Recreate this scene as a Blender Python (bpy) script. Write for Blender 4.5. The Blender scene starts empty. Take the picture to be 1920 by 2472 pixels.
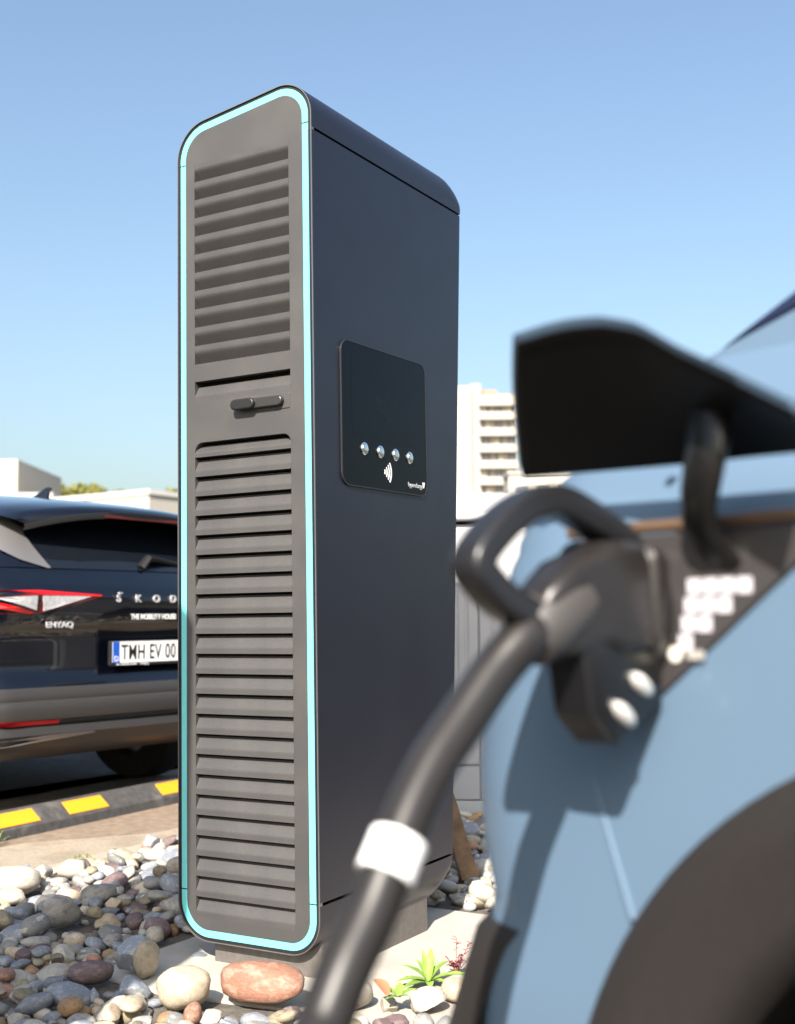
import bpy, bmesh, math, random
from mathutils import Vector, Matrix, Euler, noise

R = math.radians
random.seed(7)
scn = bpy.context.scene
col = scn.collection

# ------------------------------------------------------------------ camera
cam_d = bpy.data.cameras.new('camera')
cam = bpy.data.objects.new('camera', cam_d)
col.objects.link(cam)
cam.location = (0, 0, 0.87)
cam.rotation_euler = (Matrix.Rotation(R(95.17), 3, 'X') @ Matrix.Rotation(R(-0.47), 3, 'Z')).to_euler()
cam_d.sensor_fit = 'HORIZONTAL'
cam_d.sensor_width = 24.0
cam_d.lens = 36.0
cam_d.clip_start = 0.02
cam_d.clip_end = 3000
cam_d.dof.use_dof = True
cam_d.dof.focus_distance = 3.05
cam_d.dof.aperture_fstop = 2.8
scn.camera = cam

# ------------------------------------------------------------------ light
SUN_EL = 38.0
LH = Vector((0.218, 0.976, 0)).normalized()          # horizontal way the light travels
light_dir = LH * math.cos(R(SUN_EL)) + Vector((0, 0, -math.sin(R(SUN_EL))))
w = bpy.data.worlds.new('World'); scn.world = w; w.use_nodes = True
nt = w.node_tree
sky = nt.nodes.new('ShaderNodeTexSky'); sky.sky_type = 'NISHITA'; sky.sun_disc = False
sky.sun_elevation = R(SUN_EL)
sky.sun_rotation = math.atan2(-LH.x, -LH.y) % (2 * math.pi)
sky.altitude = 300; sky.air_density = 1.3; sky.dust_density = 5.0; sky.ozone_density = 1.0
tint = nt.nodes.new('ShaderNodeMix'); tint.data_type = 'RGBA'; tint.blend_type = 'MULTIPLY'; tint.inputs[0].default_value = 1.0
tint.inputs[7].default_value = (0.94, 1.0, 1.04, 1)           # the camera's white balance
nt.links.new(sky.outputs[0], tint.inputs[6]); nt.links.new(tint.outputs[2], nt.nodes['Background'].inputs[0])
nt.nodes['Background'].inputs[1].default_value = 0.08
sd = bpy.data.lights.new('sun', 'SUN'); sd.energy = 4.8; sd.angle = R(0.53); sd.color = (1.0, 0.93, 0.83)
sun = bpy.data.objects.new('sun', sd); col.objects.link(sun)
sun.location = (-3, -6, 8)
sun.rotation_euler = light_dir.to_track_quat('-Z', 'Y').to_euler()
vs = scn.view_settings
vs.view_transform = 'Standard'; vs.look = 'None'; vs.exposure = 1.45; vs.gamma = 1.0
try: vs.use_curve_mapping = False
except Exception: pass
scn.render.engine = 'CYCLES'
scn.cycles.use_denoising = True
scn.cycles.max_bounces = 8

# ------------------------------------------------------------------ materials
MATS = {}
def mat(name, color, rough=0.5, metal=0.0, vary=0.0, vscale=8.0, bump=0.0, bscale=60.0, coat=0.0,
        color2=None, c2scale=3.0, c2lo=0.5, c2hi=0.6, rnd=0.0, spec=0.5, emit=None, wear=0.0, detail=4):
    if name in MATS: return MATS[name]
    m = bpy.data.materials.new(name); m.use_nodes = True
    n = m.node_tree.nodes; l = m.node_tree.links
    b = n['Principled BSDF']
    b.inputs['Base Color'].default_value = (*color, 1)
    b.inputs['Roughness'].default_value = rough
    b.inputs['Metallic'].default_value = metal
    b.inputs['Specular IOR Level'].default_value = spec
    if coat:
        b.inputs['Coat Weight'].default_value = coat
        b.inputs['Coat Roughness'].default_value = 0.03
    if emit:
        b.inputs['Emission Color'].default_value = (*emit[0], 1)
        b.inputs['Emission Strength'].default_value = emit[1]
    tc = n.new('ShaderNodeTexCoord')
    src = None
    def rgb(c):
        x = n.new('ShaderNodeRGB'); x.outputs[0].default_value = (*c, 1); return x.outputs[0]
    if vary or color2 or rnd:
        src = rgb(color)
        if color2:
            t = n.new('ShaderNodeTexNoise'); t.inputs['Scale'].default_value = c2scale; t.inputs['Detail'].default_value = 6
            l.new(tc.outputs['Object'], t.inputs['Vector'])
            r = n.new('ShaderNodeMapRange'); r.inputs[1].default_value = c2lo; r.inputs[2].default_value = c2hi
            l.new(t.outputs['Fac'], r.inputs[0])
            mx = n.new('ShaderNodeMix'); mx.data_type = 'RGBA'
            l.new(r.outputs[0], mx.inputs[0]); l.new(src, mx.inputs[6]); mx.inputs[7].default_value = (*color2, 1)
            src = mx.outputs[2]
        if vary:
            t = n.new('ShaderNodeTexNoise'); t.inputs['Scale'].default_value = vscale; t.inputs['Detail'].default_value = detail
            l.new(tc.outputs['Object'], t.inputs['Vector'])
            r = n.new('ShaderNodeMapRange'); r.inputs[1].default_value = 0.3; r.inputs[2].default_value = 0.7
            r.inputs[3].default_value = 1 - vary; r.inputs[4].default_value = 1 + vary
            l.new(t.outputs['Fac'], r.inputs[0])
            mx = n.new('ShaderNodeVectorMath'); mx.operation = 'SCALE'
            l.new(src, mx.inputs[0]); l.new(r.outputs[0], mx.inputs['Scale']); src = mx.outputs[0]
        if rnd:
            oi = n.new('ShaderNodeObjectInfo')
            r = n.new('ShaderNodeMapRange'); r.inputs[3].default_value = 1 - rnd; r.inputs[4].default_value = 1 + rnd
            l.new(oi.outputs['Random'], r.inputs[0])
            mx = n.new('ShaderNodeVectorMath'); mx.operation = 'SCALE'
            l.new(src, mx.inputs[0]); l.new(r.outputs[0], mx.inputs['Scale']); src = mx.outputs[0]
        l.new(src, b.inputs['Base Color'])
    if wear:
        t = n.new('ShaderNodeTexNoise'); t.inputs['Scale'].default_value = 5; t.inputs['Detail'].default_value = 8
        l.new(tc.outputs['Object'], t.inputs['Vector'])
        r = n.new('ShaderNodeMapRange'); r.inputs[1].default_value = .3; r.inputs[2].default_value = .7
        r.inputs[3].default_value = max(0.02, rough - wear); r.inputs[4].default_value = rough + wear
        l.new(t.outputs['Fac'], r.inputs[0]); l.new(r.outputs[0], b.inputs['Roughness'])
    if bump:
        t = n.new('ShaderNodeTexNoise'); t.inputs['Scale'].default_value = bscale; t.inputs['Detail'].default_value = 5
        l.new(tc.outputs['Object'], t.inputs['Vector'])
        bp = n.new('ShaderNodeBump'); bp.inputs['Strength'].default_value = bump; bp.inputs['Distance'].default_value = 0.01
        l.new(t.outputs['Fac'], bp.inputs['Height']); l.new(bp.outputs[0], b.inputs['Normal'])
    MATS[name] = m
    return m

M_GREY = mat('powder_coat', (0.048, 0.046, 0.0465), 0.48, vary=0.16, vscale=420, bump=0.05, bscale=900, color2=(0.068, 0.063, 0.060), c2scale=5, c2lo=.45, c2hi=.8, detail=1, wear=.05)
M_SIDE = mat('anthracite_sky_tint', (0.0070, 0.008, 0.017), 0.36, vary=0.08, vscale=500, bump=0.02, bscale=900, detail=1, wear=.05, spec=.55)  # blue of the reflected sky is mixed into this coat's base colour
M_CYAN = mat('cyan_band', (0.14, 0.54, 0.56), 0.45, vary=.03, vscale=30)
M_BLACK = mat('black_gap', (0.004, 0.004, 0.005), 0.7)
M_RIM = mat('edge_alu', (0.20, 0.19, 0.185), 0.4, metal=.6)
M_GLASSBLK = mat('screen_glass', (0.002, 0.003, 0.005), 0.09, spec=.13)
M_SCREENIN = mat('display_area', (0.002, 0.003, 0.006), 0.16, spec=.13)
M_ICON = mat('faint_icon', (0.009, 0.010, 0.013), 0.3, spec=.13)
M_WHITE = mat('white_print', (0.8, 0.8, 0.8), 0.5)
M_GREYPRINT = mat('grey_print', (0.42, 0.43, 0.46), 0.5)
M_STEEL = mat('button_steel', (0.78, 0.78, 0.78), 0.22, metal=1.0)
M_PLASTIC = mat('black_plastic', (0.014, 0.0135, 0.014), 0.42, spec=.35, bump=.05, bscale=400, vary=.1, vscale=60)
M_CONC = mat('concrete', (0.37, 0.34, 0.30), 0.85, vary=.07, vscale=9, bump=.12, bscale=120, color2=(0.31, 0.285, 0.255), c2scale=5, c2lo=.5, c2hi=.75)

# ------------------------------------------------------------------ mesh helpers
class MB:
    def __init__(s): s.v = []; s.f = []; s.m = []
    def add(s, vs, fs, mi=0):
        o = len(s.v); s.v += [tuple(p) for p in vs]
        for f in fs: s.f.append(tuple(i + o for i in f)); s.m.append(mi)
    def box(s, x0, x1, y0, y1, z0, z1, mi=0):
        s.add([(x0, y0, z0), (x1, y0, z0), (x1, y1, z0), (x0, y1, z0), (x0, y0, z1), (x1, y0, z1), (x1, y1, z1), (x0, y1, z1)],
              [(0, 3, 2, 1), (4, 5, 6, 7), (0, 1, 5, 4), (1, 2, 6, 5), (2, 3, 7, 6), (3, 0, 4, 7)], mi)
    def loft(s, rings, closed=True, cap=True, mi=0):
        n = len(rings[0]); o = len(s.v)
        for r in rings: s.v += [tuple(p) for p in r]
        for i in range(len(rings) - 1):
            for j in range(n if closed else n - 1):
                k = (j + 1) % n
                s.f.append((o + i * n + j, o + i * n + k, o + (i + 1) * n + k, o + (i + 1) * n + j)); s.m.append(mi)
        if cap and closed:
            s.f.append(tuple(o + j for j in reversed(range(n)))); s.m.append(mi)
            s.f.append(tuple(o + (len(rings) - 1) * n + j for j in range(n))); s.m.append(mi)
    def tube(s, pts, r, n=12, ry=None, up=None, mi=0, cap=True):
        pts = [Vector(p) for p in pts]; rings = []
        rs = r if isinstance(r, (list, tuple)) else [r] * len(pts)
        rys = (ry if isinstance(ry, (list, tuple)) else [ry] * len(pts)) if ry else rs
        prev = None
        for i, p in enumerate(pts):
            t = (pts[min(i + 1, len(pts) - 1)] - pts[max(i - 1, 0)]).normalized()
            if up is not None: a = Vector(up)
            else: a = prev if prev is not None else (Vector((0, 0, 1)) if abs(t.z) < .9 else Vector((1, 0, 0)))
            a = (a - t * a.dot(t)).normalized(); prev = a
            b = t.cross(a)
            rings.append([p + a * (math.cos(2 * math.pi * k / n) * rs[i]) + b * (math.sin(2 * math.pi * k / n) * rys[i]) for k in range(n)])
        s.loft(rings, True, cap, mi)
    def prism(s, poly, f0, f1, mi=0):
        n = len(poly)
        s.add([f0(*p) for p in poly] + [f1(*p) for p in poly],
              [tuple(reversed(range(n))), tuple(range(n, 2 * n))] + [(i, (i + 1) % n, n + (i + 1) % n, n + i) for i in range(n)], mi)
    def build(s, name, m, parent=None, smooth=None, bevel=0, seg=2, recalc=True):
        me = bpy.data.meshes.new(name); me.from_pydata(s.v, [], s.f)
        for mm in (m if isinstance(m, (list, tuple)) else [m]): me.materials.append(mm)
        if any(s.m): me.polygons.foreach_set('material_index', s.m)
        if recalc:
            bm = bmesh.new(); bm.from_mesh(me)
            bmesh.ops.remove_doubles(bm, verts=bm.verts, dist=1e-6)
            bmesh.ops.recalc_face_normals(bm, faces=bm.faces); bm.to_mesh(me); bm.free()
        if smooth is not None:
            me.shade_smooth(); me.set_sharp_from_angle(angle=R(smooth))
        return link(name, me, parent, bevel, seg)

def link(name, me, parent=None, bevel=0, seg=2):
    o = bpy.data.objects.new(name, me); col.objects.link(o)
    if parent is not None: o.parent = parent
    if bevel:
        bv = o.modifiers.new('bevel', 'BEVEL'); bv.width = bevel; bv.segments = seg; bv.limit_method = 'ANGLE'; bv.angle_limit = R(35)
        bv.harden_normals = False
    return o
def tag(o, label, cat, group=None):
    o['label'] = label; o['category'] = cat
    if group: o['group'] = group
    return o
def struct(o): o['kind'] = 'structure'; return o
def stuff(o): o['kind'] = 'stuff'; return o
def empty(name, loc, rz=0.0):
    o = bpy.data.objects.new(name, None); o.empty_display_size = .1; col.objects.link(o)
    o.location = loc; o.rotation_euler = (0, 0, rz); return o
def copy_tree(o, parent=None):
    c = o.copy(); col.objects.link(c); c.parent = parent
    for ch in list(o.children): copy_tree(ch, c)
    return c
def rpoly(corners, radii, inset=0.0, n=10):
    N = len(corners); L = []
    for i in range(N):
        a = Vector(corners[i]); b = Vector(corners[(i + 1) % N]); d = (b - a).normalized(); nn = Vector((-d.y, d.x))
        L.append((a + nn * inset, d))
    P = []
    for i in range(N):
        p, d = L[i - 1]; q, e = L[i]
        den = d.x * e.y - d.y * e.x; t = ((q.x - p.x) * e.y - (q.y - p.y) * e.x) / den
        P.append(p + d * t)
    out = []
    for i in range(N):
        p = P[i]; d0 = (P[i - 1] - p).normalized(); d1 = (P[(i + 1) % N] - p).normalized(); r = max(radii[i] - inset, .001)
        ang = d0.angle(d1); t = r / math.tan(ang / 2); bis = (d0 + d1).normalized(); c = p + bis * (r / math.sin(ang / 2))
        a0 = (p + d0 * t - c); a1 = (p + d1 * t - c); tot = a0.angle(a1)
        s = 1 if a0.x * a1.y - a0.y * a1.x > 0 else -1
        for k in range(n + 1):
            an = s * tot * k / n; out.append((c.x + a0.x * math.cos(an) - a0.y * math.sin(an), c.y + a0.x * math.sin(an) + a0.y * math.cos(an)))
    return out
def text_mesh(name, body, size, m, parent, extrude=.0008, align='LEFT', spacing=1.0, mtx=None, sx=1.0, bold=0.0):
    cu = bpy.data.curves.new(name, 'FONT'); cu.body = body; cu.size = size; cu.extrude = extrude; cu.align_x = align; cu.space_character = spacing; cu.offset = bold
    t = bpy.data.objects.new('tmp', cu); col.objects.link(t)
    bpy.context.view_layer.update()
    me = bpy.data.meshes.new_from_object(t.evaluated_get(bpy.context.evaluated_depsgraph_get()))
    bpy.data.objects.remove(t); bpy.data.curves.remove(cu)
    for v in me.vertices: v.co.x *= sx
    if mtx is not None: me.transform(mtx)
    me.materials.clear(); me.materials.append(m); me.name = name
    return link(name, me, parent)
def lerp(a, b, t): return a + (b - a) * t
def interp(tab, z):
    if z <= tab[0][0]: return tab[0][1:]
    for a, b in zip(tab, tab[1:]):
        if z <= b[0]:
            t = (z - a[0]) / (b[0] - a[0]); return tuple(lerp(x, y, t) for x, y in zip(a[1:], b[1:]))
    return tab[-1][1:]

# ------------------------------------------------------------------ charger frame
PHI = R(30.6)
P = Vector((-0.1925, 2.95, 0))
dp = Vector((math.sin(PHI), math.cos(PHI), 0)); rx = Vector((math.cos(PHI), -math.sin(PHI), 0))
def cw(x, y, z=0): return P + rx * x + dp * y + Vector((0, 0, z))

# ------------------------------------------------------------------ ground
M_ASPH = mat('old_asphalt', (0.21, 0.16, 0.12), 0.95, spec=.2, vary=.22, vscale=26, bump=.5, bscale=160, color2=(0.165, 0.13, 0.105), c2scale=1.2, c2lo=.45, c2hi=.7)
M_BED = mat('gravel_earth', (0.10, 0.088, 0.075), 0.95, vary=.35, vscale=40, bump=.6, bscale=90)
M_PAVE = mat('washed_concrete', (0.30, 0.25, 0.19), 0.9, vary=.22, vscale=130, bump=.6, bscale=210, color2=(0.25, 0.205, 0.15), c2scale=6)
def sheet(name, poly, z, m, thick=0.0):
    b = MB()
    if thick:
        b.prism(poly, lambda x, y: (x, y, z - thick), lambda x, y: (x, y, z))
    else:
        b.add([(x, y, z) for x, y in poly], [tuple(range(len(poly)))])
    return b.build(name, m)
M_LOT = mat('parking_asphalt', (0.050, 0.048, 0.047), 0.95, spec=.15, vary=.25, vscale=30, bump=.5, bscale=150, color2=(0.085, 0.08, 0.075), c2scale=.8)
struct(sheet('ground', [(-900, -900), (900, -900), (900, 900), (-900, 900)], -0.012, M_LOT))
struct(sheet('pavement', [(-6.0, .6), (-2.4, .6), (1.5, 8.2), (-.6, 8.6), (-2.4, 5.3), (-6.0, -1.4)], -0.008, M_ASPH))
# kerb line of the pebble bed, seen left of the charger
k0 = Vector((-1.355, 4.129)); k1 = Vector((-.881, 4.885)); kd = (k1 - k0).normalized(); kn = Vector((-kd.y, kd.x))
def kp(a, b): q = k0 + kd * a + kn * b; return (q.x, q.y)
pavs = struct(sheet('paved_edging', [kp(-4, -.02), kp(.30, -.02), kp(.62, -.02), kp(1.9, -.02), kp(1.9, .14), kp(.95, .22), kp(.55, .5), kp(-.4, .62), kp(-4, .62)], -0.004, M_PAVE))
kb = struct(sheet('kerb_edging', [kp(-4, -.06), kp(2.6, -.06), kp(2.6, .05), kp(-4, .05)], 0.004, mat('kerb_concrete', (0.33, 0.28, 0.22), 0.9, vary=.2, vscale=90, bump=.4, bscale=160), .05))
struct(sheet('pebble_bed', [kp(-4, -.05), kp(5, -.05), (3.4, 8.4), (3.4, 1.2), (-2.6, .4)], -0.006, M_BED))
# foundation slab
slab = struct(MB().build('foundation_slab', M_CONC))
b = MB()
sp = [cw(-.556, -.2), cw(-.30, -.235), cw(.62, -.10), cw(.62, .80), cw(-.556, .80)]
b.prism([(p.x, p.y) for p in sp], lambda x, y: (x, y, -.10), lambda x, y: (x, y, .002))
bpy.data.objects.remove(slab)
slab = struct(b.build('foundation_slab', M_CONC, bevel=.006))

# ------------------------------------------------------------------ charging station
def make_charger():
    root = empty('charging_station', P)
    W = .444
    ZT_R, ZT_L = 2.268, 2.209
    corners = [(-W, .058), (0, .058), (0, ZT_R), (-W, ZT_L)]
    rad = [.10, .088, .095, .105]
    O = lambda i, n=10: rpoly(corners, rad, i, n)
    D = lambda z: .68 + (z - .185) * .068
    SB, ST = .186, 2.122            # seams
    def clip(pts, keep):
        return [p for p in pts if keep(p)]
    # --- top and bottom caps: the outline lofted to the back, its rear edge rounded
    def cap(name, top):
        pts = O(0, 14)
        if top:
            arc = [p for p in pts if p[1] > ST + .002]; arc = [(0, ST + .003)] + arc + [(-W, ST - .012)]
            zlo = ST
        else:
            arc = [p for p in pts if p[1] < SB - .002]
            li = [p for p in arc if p[0] < -W / 2]; ri = [p for p in arc if p[0] >= -W / 2]
            arc = [(-W, SB - .004)] + li + ri + [(0, SB - .004)]
            zlo = SB
        inner = []
        th = .012
        bmx = MB(); rings = []
        Rr = .075 if top else .10
        fr = [(0, 0), (.3, 0), (.7, 0)] + [(None, t) for t in (0, 15, 30, 45, 60, 75, 90)]
        for f, t in fr:
            ring = []
            for x, z in arc:
                d = D(z)
                if f is None:
                    y = d - Rr + Rr * math.sin(R(t)); k = Rr * (1 - math.cos(R(t)))
                    zz = z - k * (z - zlo) / (.14 if top else -.13) * (1 if top else -1) if top else z + k * (zlo - z) / .13
                else: y = (d - Rr) * f; zz = z
                ring.append((x, y, zz))
            rings.append(ring)
        bmx.loft(rings, closed=False)
        n = len(arc)
        bmx.f.append(tuple((len(rings) - 1) * n + j for j in range(n))); bmx.m.append(0)
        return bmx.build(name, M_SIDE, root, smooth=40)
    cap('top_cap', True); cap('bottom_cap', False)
    # --- side panels, back, dark core
    def panel(name, x0, x1, z0, z1):
        pb = MB(); zs = [lerp(z0, z1, i / 8) for i in range(9)]
        pb.loft([[(x0, 0.0, z), (x1, 0.0, z), (x1, D(z), z), (x0, D(z), z)] for z in zs])
        return pb.build(name, M_SIDE, root, bevel=.0015)
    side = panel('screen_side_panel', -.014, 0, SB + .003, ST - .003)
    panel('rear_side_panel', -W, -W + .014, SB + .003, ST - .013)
    pb = MB(); zs = [.20, 1.0, 2.1]
    pb.loft([[(-W + .016, D(z) - .02, z), (-.016, D(z) - .02, z), (-.016, D(z) - .004, z), (-W + .016, D(z) - .004, z)] for z in zs])
    pb.build('back_panel', M_SIDE, root)
    pb = MB(); pin = O(.013, 8)
    pb.loft([[(x, .055, z) for x, z in pin], [(x, D(z) - .14, z) for x, z in pin]])
    pb.build('inner_core', M_BLACK, root, smooth=40)
    # --- front rim rings
    def ring(name, i0, i1, y0, y1, m, keep=None, nseg=12):
        a = O(i0, nseg); c = O(i1, nseg); n = len(a); rb = MB()
        f = []
        vv = [(x, y0, z) for x, z in a] + [(x, y0, z) for x, z in c] + [(x, y1, z) for x, z in a] + [(x, y1, z) for x, z in c]
        for j in range(n):
            k = (j + 1) % n
            if keep and not (keep(a[j]) and keep(a[k])): continue
            f += [(j, k, n + k, n + j), (2 * n + j, 3 * n + j, 3 * n + k, 2 * n + k), (j, 2 * n + j, 2 * n + k, k), (n + j, n + k, 3 * n + k, 3 * n + j)]
        rb.add(vv, f)
        return rb.build(name, m, root, smooth=40)
    ring('edge_trim', .0004, .0022, -.003, .010, M_RIM)
    ring('seal_gap', .0022, .014, .0010, .014, M_BLACK)
    # cyan band, cut at the seams
    def band(name, keep, ends):
        a = O(.0112, 14); c = O(.0295, 14); rb = MB()
        idx = [i for i in range(len(a)) if keep(a[i])]
        # order along the outline starting after the gap
        N = len(a); start = next(i for i in idx if (i - 1) % N not in idx)
        seq = []; i = start
        while i in idx: seq.append(i); i = (i + 1) % N
        pa = [a[i] for i in seq]; pc = [c[i] for i in seq]
        e0, e1 = ends
        pa = [(pa[0][0], e0)] + pa + [(pa[-1][0], e1)]; pc = [(pc[0][0], e0)] + pc + [(pc[-1][0], e1)]
        rb.loft([[(x, .012, z) for x, z in pa], [(x, -.001, z) for x, z in pa], [(x, -.001, z) for x, z in pc], [(x, .012, z) for x, z in pc]], closed=False, cap=False)
        return rb.build(name, M_CYAN, root, smooth=40)
    band('light_band', lambda p: p[1] > 2.10 and not (p[1] < 2.135 and p[0] > -.2), (2.1395, 2.1085))
    band('light_band', lambda p: p[1] < .20, (.1815, .1845))
    for (xo, z0, z1) in ((-W, .1845, 2.1055), (0, .1875, 2.1365)):
        sgn = 1 if xo < -.1 else -1
        rb = MB(); xa, xb = sorted((xo + sgn * .0112, xo + sgn * .0295)); rb.box(xa, xb, -.001, .012, z0, z1)
        rb.build('light_band', M_CYAN, root)
    # --- door with openings
    XL, XR = -.384, -.072
    outer = O(.0297, 12)
    zl0 = 1.343
    low = [(XL, .118), (XR, .118)] + [(XR - .024 + .024 * math.cos(R(a)), zl0 - .024 + .024 * math.sin(R(a))) for a in range(0, 91, 15)] + \
          [(XL + .024 + .024 * math.cos(R(a)), zl0 - .024 + .024 * math.sin(R(a))) for a in range(90, 181, 15)]
    holes = [[(XL, 1.554), (XR, 1.554), (XR, 2.104), (XL, 2.104)], [(XL, 1.452), (XR, 1.452), (XR, 1.507), (XL, 1.507)], low]
    bm = bmesh.new(); edges = []
    loops = []
    for lp in [outer] + holes:
        vsx = [bm.verts.new((x, -.0022, z)) for x, z in lp]; loops.append(vsx)
        edges += [bm.edges.new((vsx[i], vsx[(i + 1) % len(vsx)])) for i in range(len(vsx))]
    bmesh.ops.triangle_fill(bm, use_beauty=True, use_dissolve=False, edges=edges)
    for k, lp in enumerate(loops):
        back = [bm.verts.new((v.co.x, .012 if k == 0 else .034, v.co.z)) for v in lp]
        for i in range(len(lp)):
            j = (i + 1) % len(lp); bm.faces.new((lp[i], lp[j], back[j], back[i]))
    bmesh.ops.recalc_face_normals(bm, faces=bm.faces)
    me = bpy.data.meshes.new('door'); bm.to_mesh(me); bm.free(); me.materials.append(M_GREY)
    door = link('door', me, root)
    pb = MB(); pb.box(XL - .012, XR + .012, .036, .044, .10, 2.12); pb.build('vent_backing', M_BLACK, door)
    # --- louvres
    def slat_mesh(name, prof):
        sb = MB(); n = len(prof)
        fr_ = [(y - .0022, z) for y, z in prof]
        xa, xb = XL + .0004, XR - .0004
        sb.loft([[(xa, y, z) for y, z in fr_], [(xb, y, z) for y, z in fr_]], closed=False, cap=False)
        me = bpy.data.meshes.new(name); me.from_pydata(sb.v, [], sb.f); me.materials.append(M_GREY)
        me.shade_smooth(); me.set_sharp_from_angle(angle=R(50)); return me
    def smooth_s(t): return t * t * (3 - 2 * t)
    # upper: face strip that curves inward going down
    up = [(.030, 0), (.0, 0), (0.0, -.008)] + [(.0255 * (lambda t: t * t / .5 if t < .25 else .125 + (t - .25) * 1.1667)(i / 12), -.0125 - .0373 * i / 12) for i in range(0, 13)]
    mu = slat_mesh('slat', up)
    for i in range(11):
        o = link('slat', mu, door); o.location = (0, 0, 2.104 - .05 * i)
    # lower: recessed at its top, comes out to the face at its foot
    def lowprof(p, gap=.006):
        pr = [(.030, -gap + .0)]
        h0, h1 = gap, p * .70
        for i in range(0, 13):
            t = i / 12; pr.append((.017 * (1 - t) ** 1.0 * (1 if t < .55 else (1 - ((t - .55) / .45) ** 2 * .35)), -lerp(h0, h1, t)))
        pr += [(0.0, -p * .78), (0.0, -p), (.030, -p)]
        return pr
    ml = slat_mesh('slat', lowprof(.0516)); ms = slat_mesh('slat', lowprof(.039, .008)); mlast = slat_mesh('slat', lowprof(.051)); mslot = slat_mesh('slat', lowprof(.055, .012))
    o = link('slat', mslot, door); o.location = (0, 0, 1.507)
    o = link('slat', ms, door); o.location = (0, 0, 1.343)
    for i in range(22):
        o = link('slat', ml, door); o.location = (0, 0, 1.304 - .0516 * i)
    o = link('slat', mlast, door); o.location = (0, 0, 1.304 - .0516 * 22)
    # --- swing handle
    hb = MB(); hb.prism(rpoly([(-.20, 1.407), (-.074, 1.407), (-.074, 1.447), (-.20, 1.447)], [.004] * 4, 0, 3), lambda x, z: (x, -.0045, z), lambda x, z: (x, .002, z))
    hnd = hb.build('handle_plate', M_GREY, door, bevel=.001)
    hb = MB(); hb.prism(rpoly([(-.238, 1.414), (-.090, 1.414), (-.090, 1.440), (-.238, 1.440)], [.0125] * 4, 0, 6), lambda x, z: (x, -.018, z), lambda x, z: (x, -.004, z))
    hb.build('handle_bar', mat('handle_metal', (.035, .033, .033), .3, metal=.3, spec=.6), door, bevel=.003, smooth=40)
    hb = MB(); hb.prism(rpoly([(-.247, 1.413), (-.172, 1.413), (-.172, 1.441), (-.247, 1.441)], [.0135] * 4, 0, 6), lambda x, z: (x, -.028, z), lambda x, z: (x, -.014, z))
    hb.build('handle_grip', M_PLASTIC, door, bevel=.004, smooth=40)
    # --- screen
    fx = .0
    sc_c = [(.117, 1.219), (.559, 1.219), (.559, 1.600), (.117, 1.597)]
    sb = MB(); a = rpoly(sc_c, [.032] * 4, -.0025, 8); c = rpoly(sc_c, [.032] * 4, 0, 8); n = len(a)
    sb.loft([[(.0006, y, z) for y, z in a], [(.0052, y, z) for y, z in a], [(.0052, y, z) for y, z in c], [(.002, y, z) for y, z in c]], True, False)
    scr = MB(); scr.prism(c, lambda y, z: (.0008, y, z), lambda y, z: (.0040, y, z))
    screen = scr.build('screen', M_GLASSBLK, root, smooth=30)
    sb.build('screen_rim', mat('screen_rim', (.03, .03, .033), .35, metal=.3), screen)
    di = MB(); di.prism([(.165, 1.352), (.512, 1.352), (.512, 1.568), (.165, 1.568)], lambda y, z: (.0041, y, z), lambda y, z: (.0044, y, z)); di.build('display', M_SCREENIN, screen)
    for y in (.222, .303, .383, .461):
        bb = MB(); rings = []
        for r_, h in ((.0172, .0038), (.0172, .0062), (.0158, .0078), (.0140, .0080), (.0135, .0092), (.0100, .0104), (.004, .0108)):
            rings.append([(h, y + r_ * math.cos(2 * math.pi * k / 24), 1.3205 + r_ * math.sin(2 * math.pi * k / 24)) for k in range(24)])
        bb.loft(rings); bb.build('button', M_STEEL, screen, smooth=35)
    def arcs(name, cy, cz, radii, a0, a1, th, m, parent, x=.0048):
        ab = MB()
        for r_ in radii:
            ins = [(cy + (r_ - th) * math.cos(R(lerp(a0, a1, k / 14))), cz + (r_ - th) * math.sin(R(lerp(a0, a1, k / 14)))) for k in range(15)]
            out = [(cy + (r_ + th) * math.cos(R(lerp(a0, a1, k / 14))), cz + (r_ + th) * math.sin(R(lerp(a0, a1, k / 14)))) for k in range(15)]
            ab.prism(out + ins[::-1], lambda y, z: (.0040, y, z), lambda y, z: (x, y, z))
        return ab.build(name, m, parent)
    arcs('contactless_symbol', .318, 1.268, (.010, .021, .032, .043), -38, 38, .0024, M_WHITE, screen)
    mt = Matrix.Rotation(R(90), 4, 'Z') @ Matrix.Rotation(R(90), 4, 'X')
    t1 = text_mesh('lettering', 'hypercharge', .0195, M_GREYPRINT, screen, .0003, sx=.86, mtx=Matrix.Translation((.0043, .452, 1.2385)) @ mt)
    vb = MB(); vb.prism([(.5335, 1.2565), (.5385, 1.2565), (.5405, 1.249), (.5425, 1.2565), (.5475, 1.2565), (.5425, 1.2405), (.5385, 1.2405)], lambda y, z: (.0041, y, z), lambda y, z: (.0048, y, z))
    vb.build('brand_mark', M_WHITE, screen)
    # faint tap-card picture on the dark display
    cb = MB(); cc, ss = math.cos(R(-32)), math.sin(R(-32))
    def rot(y, z): return (.355 + y * cc - z * ss, 1.447 + y * ss + z * cc)
    co = [rot(*q) for q in rpoly([(-.024, -.04), (.024, -.04), (.024, .04), (-.024, .04)], [.006] * 4, 0, 4)]
    ci = [rot(*q) for q in rpoly([(-.024, -.04), (.024, -.04), (.024, .04), (-.024, .04)], [.006] * 4, .0015, 4)]
    n = len(co); cb.loft([[(.0044, y, z) for y, z in co], [(.0048, y, z) for y, z in co], [(.0048, y, z) for y, z in ci], [(.0044, y, z) for y, z in ci]], True, False)
    cb.build('card_icon', M_ICON, screen)
    arcs('card_waves', .335, 1.452, (.02, .032, .044), 150, 215, .001, M_ICON, screen, .0047)
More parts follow.
